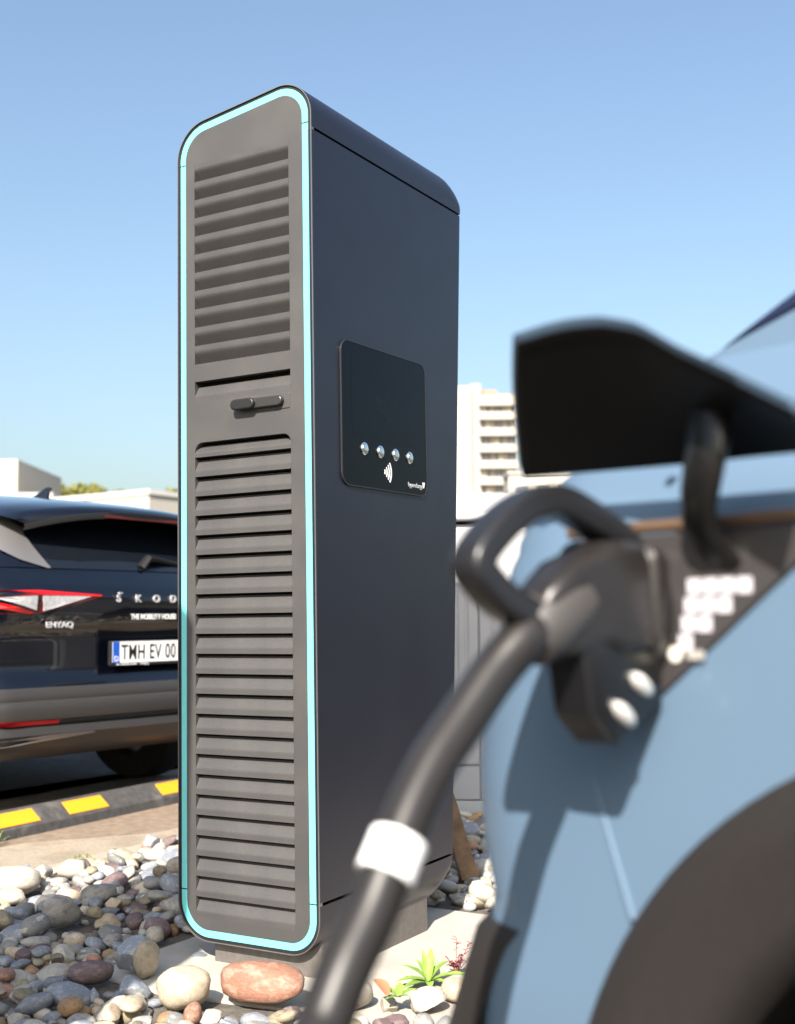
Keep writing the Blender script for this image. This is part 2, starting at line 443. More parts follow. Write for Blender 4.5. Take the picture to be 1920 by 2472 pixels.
    # --- plinth
    pb = MB(); pb.box(-.352, -.018, .030, .56, -.02, .115)
    pb.build('plinth', mat('plinth_steel', (.10, .09, .083), .5, vary=.15, vscale=60, wear=.1, bump=.05, bscale=300), root, bevel=.006)
    b0 = Matrix.Rotation(-PHI, 3, 'Z') @ Matrix.Rotation(.010, 3, 'X') @ Matrix.Rotation(-.0040, 3, 'Y')
    root.rotation_euler = b0.to_euler()
    return root

charger = make_charger()
tag(charger, 'tall anthracite charging cabinet with louvred front, cyan light band and touch screen', 'charger', 'charging cabinets')
# its twin beside the camera: only its shadow reaches the picture, across the pebbles and the cabinet's corner
twin = copy_tree(charger)
twin.location = cw(.118, -2.40, 0)
twin.rotation_euler = (0, 0, -PHI)
tag(twin, 'second louvred charging cabinet, casting its shadow over the pebbles', 'charger', 'charging cabinets')

# bolt head on the slab
bb = MB(); cpt = cw(-.415, .045, .0015)
bb.loft([[(cpt.x + r_ * math.cos(k * math.pi / 8), cpt.y + r_ * math.sin(k * math.pi / 8), cpt.z + h) for k in range(16)] for r_, h in ((.02, 0), (.02, .004), (.014, .007), (.006, .008))])
tag(bb.build('bolt_cap', mat('galvanised', (.5, .5, .5), .4, metal=.8), smooth=40), 'small round metal bolt cap set in the concrete slab', 'bolt')

# ------------------------------------------------------------------ cars
M_TYRE = mat('tyre_rubber', (.014, .014, .015), .8, vary=.2, vscale=30)
M_WELL = mat('wheel_well', (.006, .006, .006), .9)
M_CARGLASS = mat('tinted_glass', (.006, .008, .012), .04, spec=.6)
M_RIMCAR = mat('wheel_rim', (.25, .25, .26), .3, metal=.9)
M_CLAD = mat('dark_cladding', (.030, .028, .028), .45, vary=.06, vscale=80, bump=.03, bscale=500)
M_CLADB = mat('black_cladding', (.017, .0148, .0145), .55, spec=.3, vary=.06, vscale=80, bump=.03, bscale=500)
M_RED = mat('red_lens', (.55, .006, .008), .12, coat=.6)
M_REDDARK = mat('red_lens_dark', (.09, .004, .005), .2, coat=.4)
M_CLEAR = mat('clear_lens', (.45, .45, .47), .12, coat=.8, vary=.2, vscale=60, metal=.2)
M_NAVY = mat('dark_navy_paint', (.0018, .0027, .0065), .2, metal=.35, coat=1.0)
M_LBLUE = mat('pale_blue_paint', (.088, .138, .203), .42, metal=.05, coat=.12, spec=.22, vary=.03, vscale=900, detail=1, wear=.05)
M_SATIN = mat('satin_grey_trim', (.22, .21, .21), .35, metal=.6)

def wheel(root, u, v, r, wdt, outward):
    t = MB(); n = 40
    prof = [(r * .62, -.5), (r * .86, -.5), (r * .96, -.42), (r, -.3), (r, .3), (r * .96, .42), (r * .86, .5), (r * .62, .5)]
    t.loft([[(u + o * wdt, v + q * math.cos(2 * math.pi * k / n), r + q * math.sin(2 * math.pi * k / n)) for k in range(n)] for q, o in prof], True, False)
    ty = t.build('tyre', M_TYRE, root, smooth=35)
    rm = MB(); uo = u + outward * wdt * .40
    rm.loft([[(u + o, v + q * math.cos(2 * math.pi * k / n), r + q * math.sin(2 * math.pi * k / n)) for k in range(n)] for q, o in ((r * .63, -wdt * .45), (r * .60, -wdt * .2), (r * .60, wdt * .2), (r * .63, wdt * .45))], True, False)
    for k in range(5):
        a = 2 * math.pi * k / 5 + .3
        rm.tube([(uo, v + .03 * math.cos(a), r + .03 * math.sin(a)), (uo, v + r * .61 * math.cos(a), r + r * .61 * math.sin(a))], [.03, .022], 8, ry=[.05, .03], up=(1, 0, 0))
    rm.tube([(uo - .02, v, r), (uo + .02, v, r)], .05, 16)
    rm.tube([(u - .05 * outward, v, r), (u - .03 * outward, v, r)], r * .6, 24)
    rm.build('rim', M_RIMCAR, ty, smooth=40)

def make_S(levels, Ls):
    def S(s, z, off=0.0):
        wd, vr, bow, rho = interp(levels, z)
        sg = -1 if s < 0 else 1; s = abs(s)
        uc = wd - rho; vc = vr + bow * (uc / wd) ** 2
        if s <= 1:
            u = s * uc; v = vr + bow * (u / wd) ** 2; nx, ny = 0, -1
        elif s <= 2:
            a = (s - 1) * math.pi / 2; u = uc + rho * math.sin(a); v = vc + rho * (1 - math.cos(a)); nx, ny = math.sin(a), -math.cos(a)
        else:
            v = vc + rho + (s - 2) * Ls; u = wd; nx, ny = 1, 0
            e = max(0, (v - 3.2) / 1.2); u -= .35 * min(e, 1) ** 2
        return Vector((sg * (u + nx * off), v + ny * off, z))
    return S
def patch(S, ss, zf, name, m, root, off=0.0, smooth=40):
    pm = MB(); nz = len(zf(ss[0]))
    pm.loft([[S(s, z, off) for z in zf(s)] for s in ss], closed=False, cap=False)
    return pm.build(name, m, root, smooth=smooth)
def frange(a, b, n): return [lerp(a, b, i / n) for i in range(n + 1)]

# ---- dark SUV behind the wheel stop, seen from the rear
suv = empty('parked_suv', (-1.12 * 1.03, 5.56 * 1.03, -.012), math.atan2(.8216, .57)); suv.scale = (1.02,) * 3
SL = [(.28, .84, .14, .05, .16), (.315, .90, .05, .06, .18), (.35, .925, .02, .06, .18), (.385, .935, .006, .06, .18), (.392, .94, -.002, .06, .18),
      (.425, .94, .004, .06, .18), (.434, .93, .022, .06, .18), (.450, .93, .022, .06, .18), (.456, .94, -.012, .06, .18), (.50, .945, -.028, .06, .18),
      (.528, .945, -.018, .06, .18), (.536, .94, .006, .06, .18), (.56, .94, .002, .06, .18), (.59, .94, .018, .06, .18)]
SB_ = [(.585, .935, .020, .06, .20), (.62, .94, .030, .06, .20), (.645, .94, .055, .06, .20), (.66, .94, .060, .06, .20), (.82, .94, .058, .06, .20), (.845, .94, .030, .06, .20),
       (.90, .94, .006, .07, .22), (.93, .94, -.008, .07, .22), (.985, .938, -.010, .07, .22), (1.01, .935, .004, .07, .22), (1.05, .925, .040, .08, .22), (1.10, .905, .085, .09, .22)]
SG = [(1.10, .885, .09, .09, .24), (1.20, .84, .17, .09, .24), (1.30, .79, .25, .09, .24), (1.40, .74, .34, .09, .24)]
Sl = make_S(SL, 4.2); Sb = make_S(SB_, 4.2); Sg = make_S(SG, 3.3)
FULL = frange(-3, -2, 24)[:-1] + frange(-2, -1, 8)[:-1] + frange(-1, 1, 20)[:-1] + frange(1, 2, 8)[:-1] + frange(2, 3, 24)
def arch_z(v, cv, cz, r, base):
    q = r * r - (v - cv) ** 2
    return max(base, cz + math.sqrt(q)) if q > 0 else base
def suv_zb(s, base, S):
    v = S(s, .6).y; z = base
    if abs(s) > 1.9:
        z = max(arch_z(v, .95, .36, .42, base), arch_z(v, 3.72, .36, .42, base))
    return z
patch(Sl, frange(-2.35, -2, 4)[:-1] + frange(-2, -1, 8)[:-1] + frange(-1, 1, 20)[:-1] + frange(1, 2, 8)[:-1] + frange(2, 2.05, 2), lambda s: [r_[0] for r_ in SL], 'rear_bumper', M_CLAD, suv)
patch(Sb, FULL, lambda s: [lerp(max(.585, suv_zb(s, .585, Sb)), 1.10, i / 16) if abs(s) > 1.9 else r_ for i, r_ in enumerate(frange(.585, 1.10, 16))], 'body', M_NAVY, suv, smooth=50)
for sg in (-1, 1):
    patch(Sl, [sg * q for q in frange(2.0, 2.95, 40)], lambda s: frange(.30, max(.301, min(.60, .60)), 3) if not any(abs(Sl(s, .4).y - c) < .43 for c in (.95, 3.72)) else [.585, .589, .593, .60], 'sill_cladding', M_CLAD, suv, off=.004)
    for cv in (.95, 3.72):
        am = MB()
        for r0, r1, du in ((.36, .44, .006),):
            am.loft([[(sg * (.946), cv + r0 * math.cos(a), .36 + r0 * math.sin(a)), (sg * (.952 + du), cv + lerp(r0, r1, .4) * math.cos(a), .36 + lerp(r0, r1, .4) * math.sin(a)), (sg * .95, cv + r1 * math.cos(a), .36 + r1 * math.sin(a)), (sg * .90, cv + r1 * math.cos(a), .36 + r1 * math.sin(a))] for a in frange(-.15, math.pi + .15, 24)], closed=False, cap=False)
        am.build('wheel_arch', M_CLAD, suv, smooth=50)
        wheel(suv, sg * .80, cv, .36, .25, sg)
bx = MB(); bx.box(-.70, .70, .12, 4.1, .30, .40); bx.box(-.86, .86, 1.42, 3.25, .32, 1.08); bx.box(-.64, .64, .30, 4.0, .40, 1.05)
bx.build('underbody', M_WELL, suv)
# hatch glass, pillars, side glass
GZ = frange(1.105, 1.385, 8)
def patch2(S, fa, fb, n, zs, name, m, root, off=0.0):
    pm = MB(); pm.loft([[S(lerp(fa(z), fb(z), i / n), z, off) for i in range(n + 1)] for z in zs], closed=False, cap=False)
    return pm.build(name, m, root, smooth=40)
gq = lambda z: lerp(.82, 1.15, (z - 1.105) / .28)
bq = lambda z: gq(z) + .03 + 1.0 * max(0, (z - 1.105) / .28) ** .8
rg = patch2(Sg, lambda z: -gq(z), gq, 24, GZ, 'rear_window', M_CARGLASS, suv, .004)
for sg in (-1, 1):
    patch2(Sg, lambda z: sg * gq(z), lambda z: sg * bq(z), 8, GZ, 'pillar_blade', M_SATIN, suv, .012)
    patch2(Sg, lambda z: sg * bq(z), lambda z: sg * 2.02, 8, GZ, 'rear_pillar', M_NAVY, suv, .006)
    patch(Sg, [sg * q for q in frange(2.02, 3, 16)], lambda s: GZ, 'side_window', M_CARGLASS, suv)
sh = MB()   # shoulder between body and glass
sh.loft([[Sb(s, 1.10), Sg(s, 1.104)] for s in FULL], closed=False, cap=False); sh.build('waist_line', M_NAVY, suv)
# roof with its rear spoiler
rf = MB(); rows = []
for v, zc, hw, lip in ((.085, 1.362, .62, 0), (.10, 1.378, .66, 0), (.16, 1.398, .70, 0), (.35, 1.432, .735, 0), (.7, 1.475, .755, 0), (1.2, 1.525, .77, 0), (1.8, 1.545, .77, 0), (2.6, 1.51, .75, 0), (3.3, 1.36, .70, 0), (4.0, 1.06, .72, 0)):
    rows.append([(hw * k / 10, v + .10 * (abs(k) / 10) ** 3, zc + .012 - .075 * (abs(k) / 10) ** 2.6) for k in range(-10, 11)])
rf.loft(rows, closed=False, cap=False)
under = [[(p[0] * .99, p[1] + .006, p[2] - .028) for p in rows[0]], [(p[0] * .99, .40, 1.375) for p in rows[0]]]
rf.loft([rows[0]] + under, closed=False, cap=False, mi=1)
rf.build('roof', [M_NAVY, M_BLACK], suv, smooth=50)
hd = MB(); hd.loft([[(sx_ * .5, 3.9, 1.06) if 0 else (sx_, 3.85, 1.06) for sx_ in frange(-.72, .72, 6)], [(sx_, 4.35, .95) for sx_ in frange(-.72, .72, 6)], [(sx_, 4.5, .6) for sx_ in frange(-.72, .72, 6)], [(sx_, 4.45, .3) for sx_ in frange(-.72, .72, 6)]], closed=False, cap=False)
hd.build('bonnet', M_NAVY, suv, smooth=50)
bl = MB(); bl.box(-.24, .24, .090, .10, 1.345, 1.357); bl.build('brake_light', M_REDDARK, suv)
fn = MB()   # shark fin aerial
rows = []
for t in frange(0, 1, 8):
    v = lerp(1.0, .80, t); h = .062 * min(1, (t * 1.25) ** 1.5) if t < .85 else .062 * (1 - (t - .85) * 1.2)
    z0 = 1.497 - .0; wv = .028 * math.sin(math.pi * min(.98, max(.06, t * .8 + .1)))
    rows.append([(-wv, v, z0), (-wv * .55, v - .01, z0 + h * .6), (0, v - .035 * t, z0 + h), (wv * .55, v - .01, z0 + h * .6), (wv, v, z0)])
fn.loft(rows); fn.build('roof_aerial', M_NAVY, suv, smooth=50)
# wiper
wp = MB(); wp.tube([(-.01, .105, 1.118), (.03, .10, 1.165), (.09, .115, 1.163), (.22, .125, 1.150), (.45, .13, 1.135)], [.022, .020, .016, .012, .008], 8, ry=[.03, .028, .022, .014, .008])
wp.build('rear_wiper', M_PLASTIC, suv, smooth=40)
def rearplate(S, poly, off, th):
    """polygon in (u, z) laid on the rear surface S, returned as an MB"""
    pm = MB()
    def vat(u, z, o):
        wd, vr, bow, rho = interp(SB_ if S is Sb else SL, z); uc = wd - rho
        if abs(u) <= uc: v = vr + bow * (u / wd) ** 2
        else:
            x = min(.999, (abs(u) - uc) / rho); v = vr + bow * (uc / wd) ** 2 + rho * (1 - math.sqrt(1 - x * x))
        return (u, v - o, z)
    # subdivide long edges so that the piece follows the bend
    P2 = []
    for a, c in zip(poly, poly[1:] + poly[:1]):
        n = max(1, int(math.dist(a, c) / .06)); P2 += [(lerp(a[0], c[0], i / n), lerp(a[1], c[1], i / n)) for i in range(n)]
    cu_ = sum(p[0] for p in P2) / len(P2); cz_ = sum(p[1] for p in P2) / len(P2); n = len(P2)
    pm.add([vat(*p, off + th) for p in P2] + [vat(cu_, cz_, off + th)] + [vat(*p, off - .004) for p in P2],
           [(i, (i + 1) % n, n) for i in range(n)] + [(i, (i + 1) % n, n + 1 + (i + 1) % n, n + 1 + i) for i in range(n)])
    return pm
for sg in (-1, 1):
    F_ = lambda pts: [(sg * -u, z) for u, z in pts]
    tl = rearplate(Sb, F_([(-.90, 1.0), (-.66, 1.006), (-.335, .986), (-.335, .980), (-.655, .903), (-.90, .903)]), .0, .004).build('tail_light', M_REDDARK, suv, smooth=40)
    rearplate(Sb, F_([(-.905, .998), (-.66, 1.004), (-.345, .987), (-.345, .980), (-.66, .985), (-.905, .975)]), .004, .004).build('red_strip', M_RED, tl, smooth=40)
    rearplate(Sb, F_([(-.645, .980), (-.40, .979), (-.635, .915)]), .004, .004).build('clear_lens', M_CLEAR, tl, smooth=40)
    rearplate(Sb, F_([(-.86, .971), (-.672, .980), (-.672, .918)]), .004, .005).build('clear_lens', M_CLEAR, tl, smooth=40)
    rearplate(Sb, F_([(-.905, .960), (-.88, .962), (-.68, .908), (-.70, .903), (-.905, .935)]), .005, .005).build('red_strip', M_RED, tl, smooth=40)
    rearplate(Sb, F_([(-.905, .930), (-.84, .930), (-.84, .908), (-.905, .908)]), .005, .004).build('red_strip', M_RED, tl, smooth=40)
    rearplate(Sl, F_([(-.87, .447), (-.83, .455), (-.535, .450), (-.548, .435), (-.86, .435)]), .004, .012).build('reflector', M_RED, suv, smooth=40)
    rearplate(Sl, F_([(-.88, .372), (-.6, .388), (-.37, .390), (-.36, .382), (-.6, .366), (-.88, .345)]), .004, .008).build('silver_trim', M_SATIN, suv, smooth=40)
TX = Matrix.Rotation(R(90), 4, 'X')
def rtext(name, s, size, u, z, m, spacing=1.0, sx=1.0, ex=.003, v=None, bold=0.0):
    cands = []
    for du in frange(0, size * .62 * len(s) * sx, 4):
        for dz in (0, size * .4, size * .75):
            wd, vr, bow, rho = interp(SB_, z + dz); cands.append(vr + bow * ((u + du) / wd) ** 2)
    vv = (min(cands) if v is None else v) - ex - .001
    return text_mesh(name, s, size, m, suv, ex, 'LEFT', spacing, Matrix.Translation((u, vv, z)) @ TX, sx, bold)
M_CHROME = mat('chrome_letter', (.70, .70, .72), .34, metal=.55)
for i, ch in enumerate('SKODA'):
    rtext('lettering', ch, .046, -.258 + .109 * i, .957, M_CHROME, sx=1.15, bold=.0012)
cm = MB()
for sg in (-1, 1): cm.box(-.2445 + sg * .0055 - .005, -.2445 + sg * .0055 + .005, -.022, -.014, .9935, .9985)
cm.build('lettering', M_CHROME, suv)
rtext('lettering', 'THE MOBILITY HOUSE', .0335, -.162, .878, M_WHITE, sx=.86, ex=.0006, bold=.0006)
lg = MB(); 
for a in range(4):
    c_, s_ = math.cos(R(45 + 90 * a)), math.sin(R(45 + 90 * a))
    lg.tube([(.163, .002, .889), (.163 + .018 * c_, .002, .889 + .018 * s_)], .0045, 6, ry=.002, up=(s_, 0, -c_))
lg.build('sticker_mark', M_WHITE, suv)
rtext('lettering', 'ENYAQ', .034, -.618, .8445, M_CHROME, sx=1.3, bold=.001)
pl = MB(); pl.prism(rpoly([(-.272, .668), (.258, .668), (.258, .781), (-.272, .781)], [.008] * 4, 0, 3), lambda u, z: (u, .010, z), lambda u, z: (u, .030, z))
plate = pl.build('number_plate', mat('plate_frame', (.012, .012, .013), .4), suv, bevel=.002)
pl = MB(); pl.prism(rpoly([(-.262, .681), (.248, .681), (.248, .777), (-.262, .777)], [.006] * 4, 0, 3), lambda u, z: (u, .0085, z), lambda u, z: (u, .012, z)); pl.build('plate_face', mat('plate_white', (.72, .72, .72), .35), plate)
pl = MB(); pl.box(-.2615, -.222, .0078, .0083, .6815, .7765); pl.build('blue_strip', mat('plate_blue', (.01, .08, .45), .35), plate)
text_mesh('plate_number', 'TMH EV 001', .096, mat('plate_ink', (.01, .01, .01), .4), plate, .0004, 'LEFT', 1.08, Matrix.Translation((-.212, .0080, .696)) @ TX, .70, .0008)
text_mesh('country_letter', 'D', .036, M_WHITE, plate, .0003, 'LEFT', 1, Matrix.Translation((-.254, .0074, .688)) @ TX, 1)
text_mesh('frame_print', 'the mobility house    charging', .015, M_WHITE, plate, .0002, 'LEFT', 1, Matrix.Translation((-.24, .0096, .6705)) @ TX, 1.1)
tag(suv, 'dark navy SUV seen from behind, parked over the black and yellow wheel stop', 'car')

# ---- pale blue car beside the camera, charging flap open
bd = Vector((-.654, .757, 0)).normalized(); bn = Vector((-bd.y, bd.x, 0)); bP = Vector((.244, 1.05, 0))
BW = .945; T0 = .334
bcar = empty('pale_blue_car', bP - bn * BW + bd * T0 + Vector((0, 0, -.012)), math.atan2(bd.x, -bd.y))
def L(t, o, z): return Vector((BW + o, T0 - t, z + .012))      # t along the flank to the rear, o outward
BL = [(.36, BW - .02, .018, .02, .08), (.47, BW, .018, .02, .08), (.541, BW, .018, .02, .08), (.575, BW, .010, .02, .13), (.600, BW, .003, .02, .15), (.656, BW + .002, -.009, .02, .15), (.73, BW + .002, -.013, .02, .15),
      (.805, BW, -.003, .02, .15), (.905, BW, .027, .02, .15), (.935, BW - .002, .034, .02, .15), (.950, BW - .012, .035, .02, .15), (.962, BW - .016, .036, .02, .145),
      (.986, BW - .034, .037, .02, .14), (1.0, BW - .040, .050, .02, .13), (1.026, BW - .060, .067, .02, .12), (1.06, BW - .095, .11, .02, .09), (1.10, BW - .135, .165, .02, .06), (1.152, BW - .185, .215, .02, .04)]
BB = [(.22, BW - .10, .02, .03, .09), (.26, BW - .03, -.03, .03, .09), (.34, BW + .002, -.056, .03, .09), (.44, BW + .002, -.048, .03, .09), (.51, BW + .002, -.020, .03, .09), (.560, BW + .002, .004, .02, .10), (.578, BW - .002, .022, .02, .10)]
Sbl = make_S(BL, 4.2); Sbb = make_S(BB, 4.2)
WV, WZ = T0 + .33, .33 + .012; WV2 = WV + 2.95
zl = [q[0] for q in BL]
def b_zs(s):
    if abs(s) <= 1.45: return [max(.56, z) for z in zl]
    if abs(s) <= 2: return zl
    zb = .6
    for _ in range(6):
        v = Sbl(s, zb).y; zb = max(arch_z(v, WV, WZ, .455, .36), arch_z(v, WV2, WZ, .455, .36))
    return [max(zb, z) if z < .935 else z for z in zl]
BF = frange(2, 2.32, 60)[:-1] + frange(2.32, 3, 40)
patch(Sbl, [-q for q in reversed(BF)][:-1] + frange(-2, -1, 14)[:-1] + frange(-1, 1, 12)[:-1] + frange(1, 2, 14)[:-1] + BF, b_zs, 'body', M_LBLUE, bcar, smooth=28)
patch(Sbb, frange(-2, -1, 12)[:-1] + frange(-1, 1, 12)[:-1] + frange(1, 2.0, 12), lambda s: [q[0] for q in BB], 'rear_bumper', M_CLADB, bcar, smooth=40)
for sg in (-1, 1):
    for cv in (WV, WV2):
        am = MB()
        am.loft([[(sg * (BW - .03), cv + .345 * math.cos(a), WZ + .345 * math.sin(a)), (sg * (BW + .006), cv + .352 * math.cos(a), WZ + .352 * math.sin(a)), (sg * (BW + .020), cv + .375 * math.cos(a), WZ + .375 * math.sin(a)),
                  (sg * (BW + .017), cv + .415 * math.cos(a), WZ + .415 * math.sin(a)), (sg * (BW + .020), cv + .422 * math.cos(a), WZ + .422 * math.sin(a)), (sg * (BW + .016), cv + .455 * math.cos(a), WZ + .455 * math.sin(a)), (sg * (BW + .008), cv + .467 * math.cos(a), WZ + .467 * math.sin(a)), (sg * (BW - .02), cv + .467 * math.cos(a), WZ + .467 * math.sin(a))] for a in frange(-.2, math.pi + .2, 60)], closed=False, cap=False)
        am.build('wheel_arch', M_CLADB, bcar, smooth=50)
        wm = MB(); wm.loft([[(sg * (BW - .03), cv + .36 * math.cos(a), WZ + .36 * math.sin(a)), (sg * (BW - .30), cv + .36 * math.cos(a), WZ + .36 * math.sin(a))] for a in frange(-.3, math.pi + .3, 30)], closed=False, cap=False)
        wm.build('wheel_well', M_WELL, bcar)
        wheel(bcar, sg * (BW - .14), cv, WZ - .012, .25, sg)
    sm = MB(); sm.loft([[(sg * (BW - .02), v, .24), (sg * (BW + .008), v, .30), (sg * (BW + .004), v, .38), (sg * (BW - .03), v, .40)] for v in (WV + .44, WV2 - .44)], closed=False, cap=False)
    sm.build('sill_cladding', M_CLADB, bcar, smooth=40)
bx = MB(); bx.box(-.62, .62, .15, 4.2, .22, 1.0); bx.build('underbody', M_WELL, bcar)
# greenhouse: dark glass with a painted roof
def gh(t, z, k): return (k * (BW - .20 - .13 * max(0, (z - 1.15)) / .37), T0 - t, z + .012)
prof = [(.092, 1.150), (-.02, 1.188), (-.20, 1.20), (-2.9, 1.12), (-2.2, 1.42), (-1.6, 1.56), (-1.0, 1.575), (-.62, 1.50), (-.02, 1.218)]
gm = MB(); n = len(prof); gm.add([gh(t, z, -1) for t, z in prof] + [gh(t, z, 1) for t, z in prof], [tuple(range(n)), tuple(reversed(range(n, 2 * n)))] + [(i, n + i, n + (i + 1) % n, (i + 1) % n) for i in range(n)])
gm.build('windows', mat('dark_glass', (.010, .014, .035), .05, spec=.6), bcar, bevel=.008, smooth=30)
for k in (-1, 1):
    qp = MB(); qp.prism([(.094, 1.144), (-.02, 1.183), (-.20, 1.196), (-2.8, 1.115), (-2.8, 1.08), (.094, 1.08)], lambda t, z: (gh(t, z, k)[0] - k * .01, T0 - t, z + .012), lambda t, z: (gh(t, z, k)[0] + k * .006, T0 - t, z + .012))
    qp.build('quarter_panel', M_LBLUE, bcar)
rm_ = MB(); pr = [(-.60, 1.512), (-1.0, 1.59), (-1.6, 1.576), (-2.2, 1.437)]
rm_.loft([[gh(t, z, k) for k in frange(-1, 1, 8)] for t, z in pr], closed=False, cap=False); rm_.build('roof', M_LBLUE, bcar, smooth=40)
dk = MB(); dk.loft([[Sbl(s, 1.152) for s in frange(-2.9, -1, 30) + frange(-1, 1, 8)[1:] + frange(1, 2.9, 30)[1:]], [Vector((Sbl(s, 1.152).x * .9, max(Sbl(s, 1.152).y, .24) + .02, 1.162)) for s in frange(-2.9, -1, 30) + frange(-1, 1, 8)[1:] + frange(1, 2.9, 30)[1:]]], closed=False, cap=False)
dk.build('shoulder', M_LBLUE, bcar, smooth=50)
hb = MB(); hb.loft([[(x, v, z - .10 * (abs(x) / .8) ** 3) for x in frange(-.76, .76, 10)] for v, z in ((3.1, 1.13), (3.6, 1.06), (4.1, .96), (4.4, .78), (4.45, .40))], closed=False, cap=False); hb.build('bonnet', M_LBLUE, bcar, smooth=50)
cz_ = MB(); cz_.tube([L(.108, .0, .752), L(.081, .0015, .677), L(.054, .002, .603)], [.0006, .0030, .0036], 10); cz_.build('body_crease', M_LBLUE, bcar, smooth=60)
# port surround with its battery squares
ps = MB(); poly = rpoly([(.119, .944), (.100, .815), (.046, .788), (.014, .804), (-.135, .925), (-.16, .944)], [.012, .02, .012, .03, .01, .004], 0, 5)
ps.prism(poly, lambda t, z: L(t, -.004, z), lambda t, z: L(t, .005, z))
port = ps.build('port_surround', mat('port_plastic', (.036, .032, .033), .42, vary=.08, vscale=70), bcar, bevel=.002, smooth=40)
sk = MB(); sk.loft([[L(.042 + r_ * math.cos(2 * math.pi * k / 28) * .75, o, .874 + r_ * 1.15 * math.sin(2 * math.pi * k / 28)) for k in range(28)] for r_, o in ((.058, .002), (.058, .022), (.052, .026), (.044, .026), (.044, .004))]); sk.build('socket', M_PLASTIC, port, smooth=40)
tr = MB(); tr.tube([L(.12, .0, .951), L(.0, .002, .951), L(-.17, .002, .952)], .006, 8); tr.build('flap_seal', mat('bronze_seal', (.10, .062, .038), .4), port, smooth=40)
for row, cnt in enumerate((4, 3, 2, 1)):
    for c_ in range(cnt):
        q = MB(); t0 = -.0165 + .0036 * row - .0165 * c_; z0 = .9035 - .0160 * row
        q.prism(rpoly([(t0, z0 - .0138), (t0 - .0140, z0 - .0138), (t0 - .0140, z0), (t0, z0)][::-1], [.0015] * 4, 0, 2), lambda t, z: L(t, .004, z), lambda t, z: L(t, .0062, z))
        q.build('battery_square', mat('light_white', (.45, .44, .48), .4), port)
q = MB(); q.loft([[L(-.002 + r_ * math.cos(2 * math.pi * k / 16), o, .8385 + r_ * math.sin(2 * math.pi * k / 16)) for k in range(16)] for r_, o in ((.007, .004), (.007, .0065))]); q.build('battery_square', mat('dull_white', (.6, .58, .52), .4), port)
q = MB(); q.prism(rpoly([(-.031, .834), (-.014, .834), (-.014, .842), (-.031, .842)], [.003] * 4, 0, 3), lambda t, z: L(t, .004, z), lambda t, z: L(t, .0062, z)); q.build('port_print', mat('dull_grey', (.3, .29, .27), .4), port)
# flap, swung up on its gooseneck
low_ = [(.181, 1.014), (.082, 1.010), (-.008, 1.007), (-.08, 1.006), (-.12, 1.005), (-.15, 1.0045)]
top_ = [(.077, 1.108), (.045, 1.110), (.020, 1.110), (-.002, 1.108), (-.021, 1.105), (-.040, 1.099), (-.059, 1.092), (-.094, 1.068), (-.135, 1.044), (-.189, 1.011)]
def onflap(t, z, o, d): return L(t, o + d * .45, z + d * .9)
fm = MB()
def resample(pts, n):
    ds = [0]
    for a, c in zip(pts, pts[1:]): ds.append(ds[-1] + math.dist(a, c))
    out = []
    for i in range(n + 1):
        x = ds[-1] * i / n
        for k in range(len(ds) - 1):
            if x <= ds[k + 1] + 1e-9:
                f = (x - ds[k]) / (ds[k + 1] - ds[k]); out.append(tuple(lerp(p, q_, f) for p, q_ in zip(pts[k], pts[k + 1]))); break
    return out
lo_, to_ = resample(low_, 24), resample(top_, 24)
def flap_grid(d, ins=0.0):
    rows = []
    for f in frange(ins, 1 - ins, 8):
        row = []
        for i in range(25):
            j = lerp(ins * 24, 24 - ins * 24, i / 24); k = min(23, int(j)); g = j - k
            a = [lerp(lo_[k][q_], lo_[k + 1][q_], g) for q_ in (0, 1)]; c = [lerp(to_[k][q_], to_[k + 1][q_], g) for q_ in (0, 1)]
            bul = math.sin(math.pi * f) * .010
            row.append(onflap(lerp(a[0], c[0], f), lerp(a[1], c[1], f), .115 * f, d + bul))
        rows.append(row)
    return rows
def solid(mb, A, Bk):
    mb.loft(A, closed=False, cap=False); mb.loft(Bk, closed=False, cap=False)
    ea = [r_[0] for r_ in A] + A[-1][1:] + [r_[-1] for r_ in reversed(A[:-1])] + list(reversed(A[0][1:-1]))
    eb = [r_[0] for r_ in Bk] + Bk[-1][1:] + [r_[-1] for r_ in reversed(Bk[:-1])] + list(reversed(Bk[0][1:-1]))
    mb.loft([ea, eb], True, False)
solid(fm, flap_grid(.004), flap_grid(.012)); flap = fm.build('charging_flap', M_LBLUE, bcar, smooth=40)
fm = MB(); solid(fm, flap_grid(-.003, .0), flap_grid(.0035, .0)); fm.build('flap_lining', mat('lining_black', (.004, .0035, .0035), .55, spec=.12), flap, smooth=40)
hg = MB(); hg.tube([L(-.070, .046, 1.046), L(-.073, .05, 1.029), L(-.076, .055, 1.012), L(-.070, .055, .990), L(-.058, .045, .969), L(-.048, .030, .947), L(-.048, .015, .934), L(-.049, .004, .922)], [.009] * 8, 14, ry=[.016, .020, .021, .021, .020, .021, .022, .026])
hg.build('flap_hinge', mat('hinge_black', (.008, .0075, .0075), .3, spec=.45), flap, smooth=50)
q = MB(); q.loft([[L(-.03 + .006 * math.cos(2 * math.pi * k / 12), .040, 1.085 + .006 * math.sin(2 * math.pi * k / 12)) for k in range(12)]] + [[L(-.03 + .005 * math.cos(2 * math.pi * k / 12), .046, 1.083 + .005 * math.sin(2 * math.pi * k / 12)) for k in range(12)]]); q.build('flap_stud', M_PLASTIC, flap)
tag(bcar, 'pale blue car with its charging flap raised and a plug in its port', 'car')

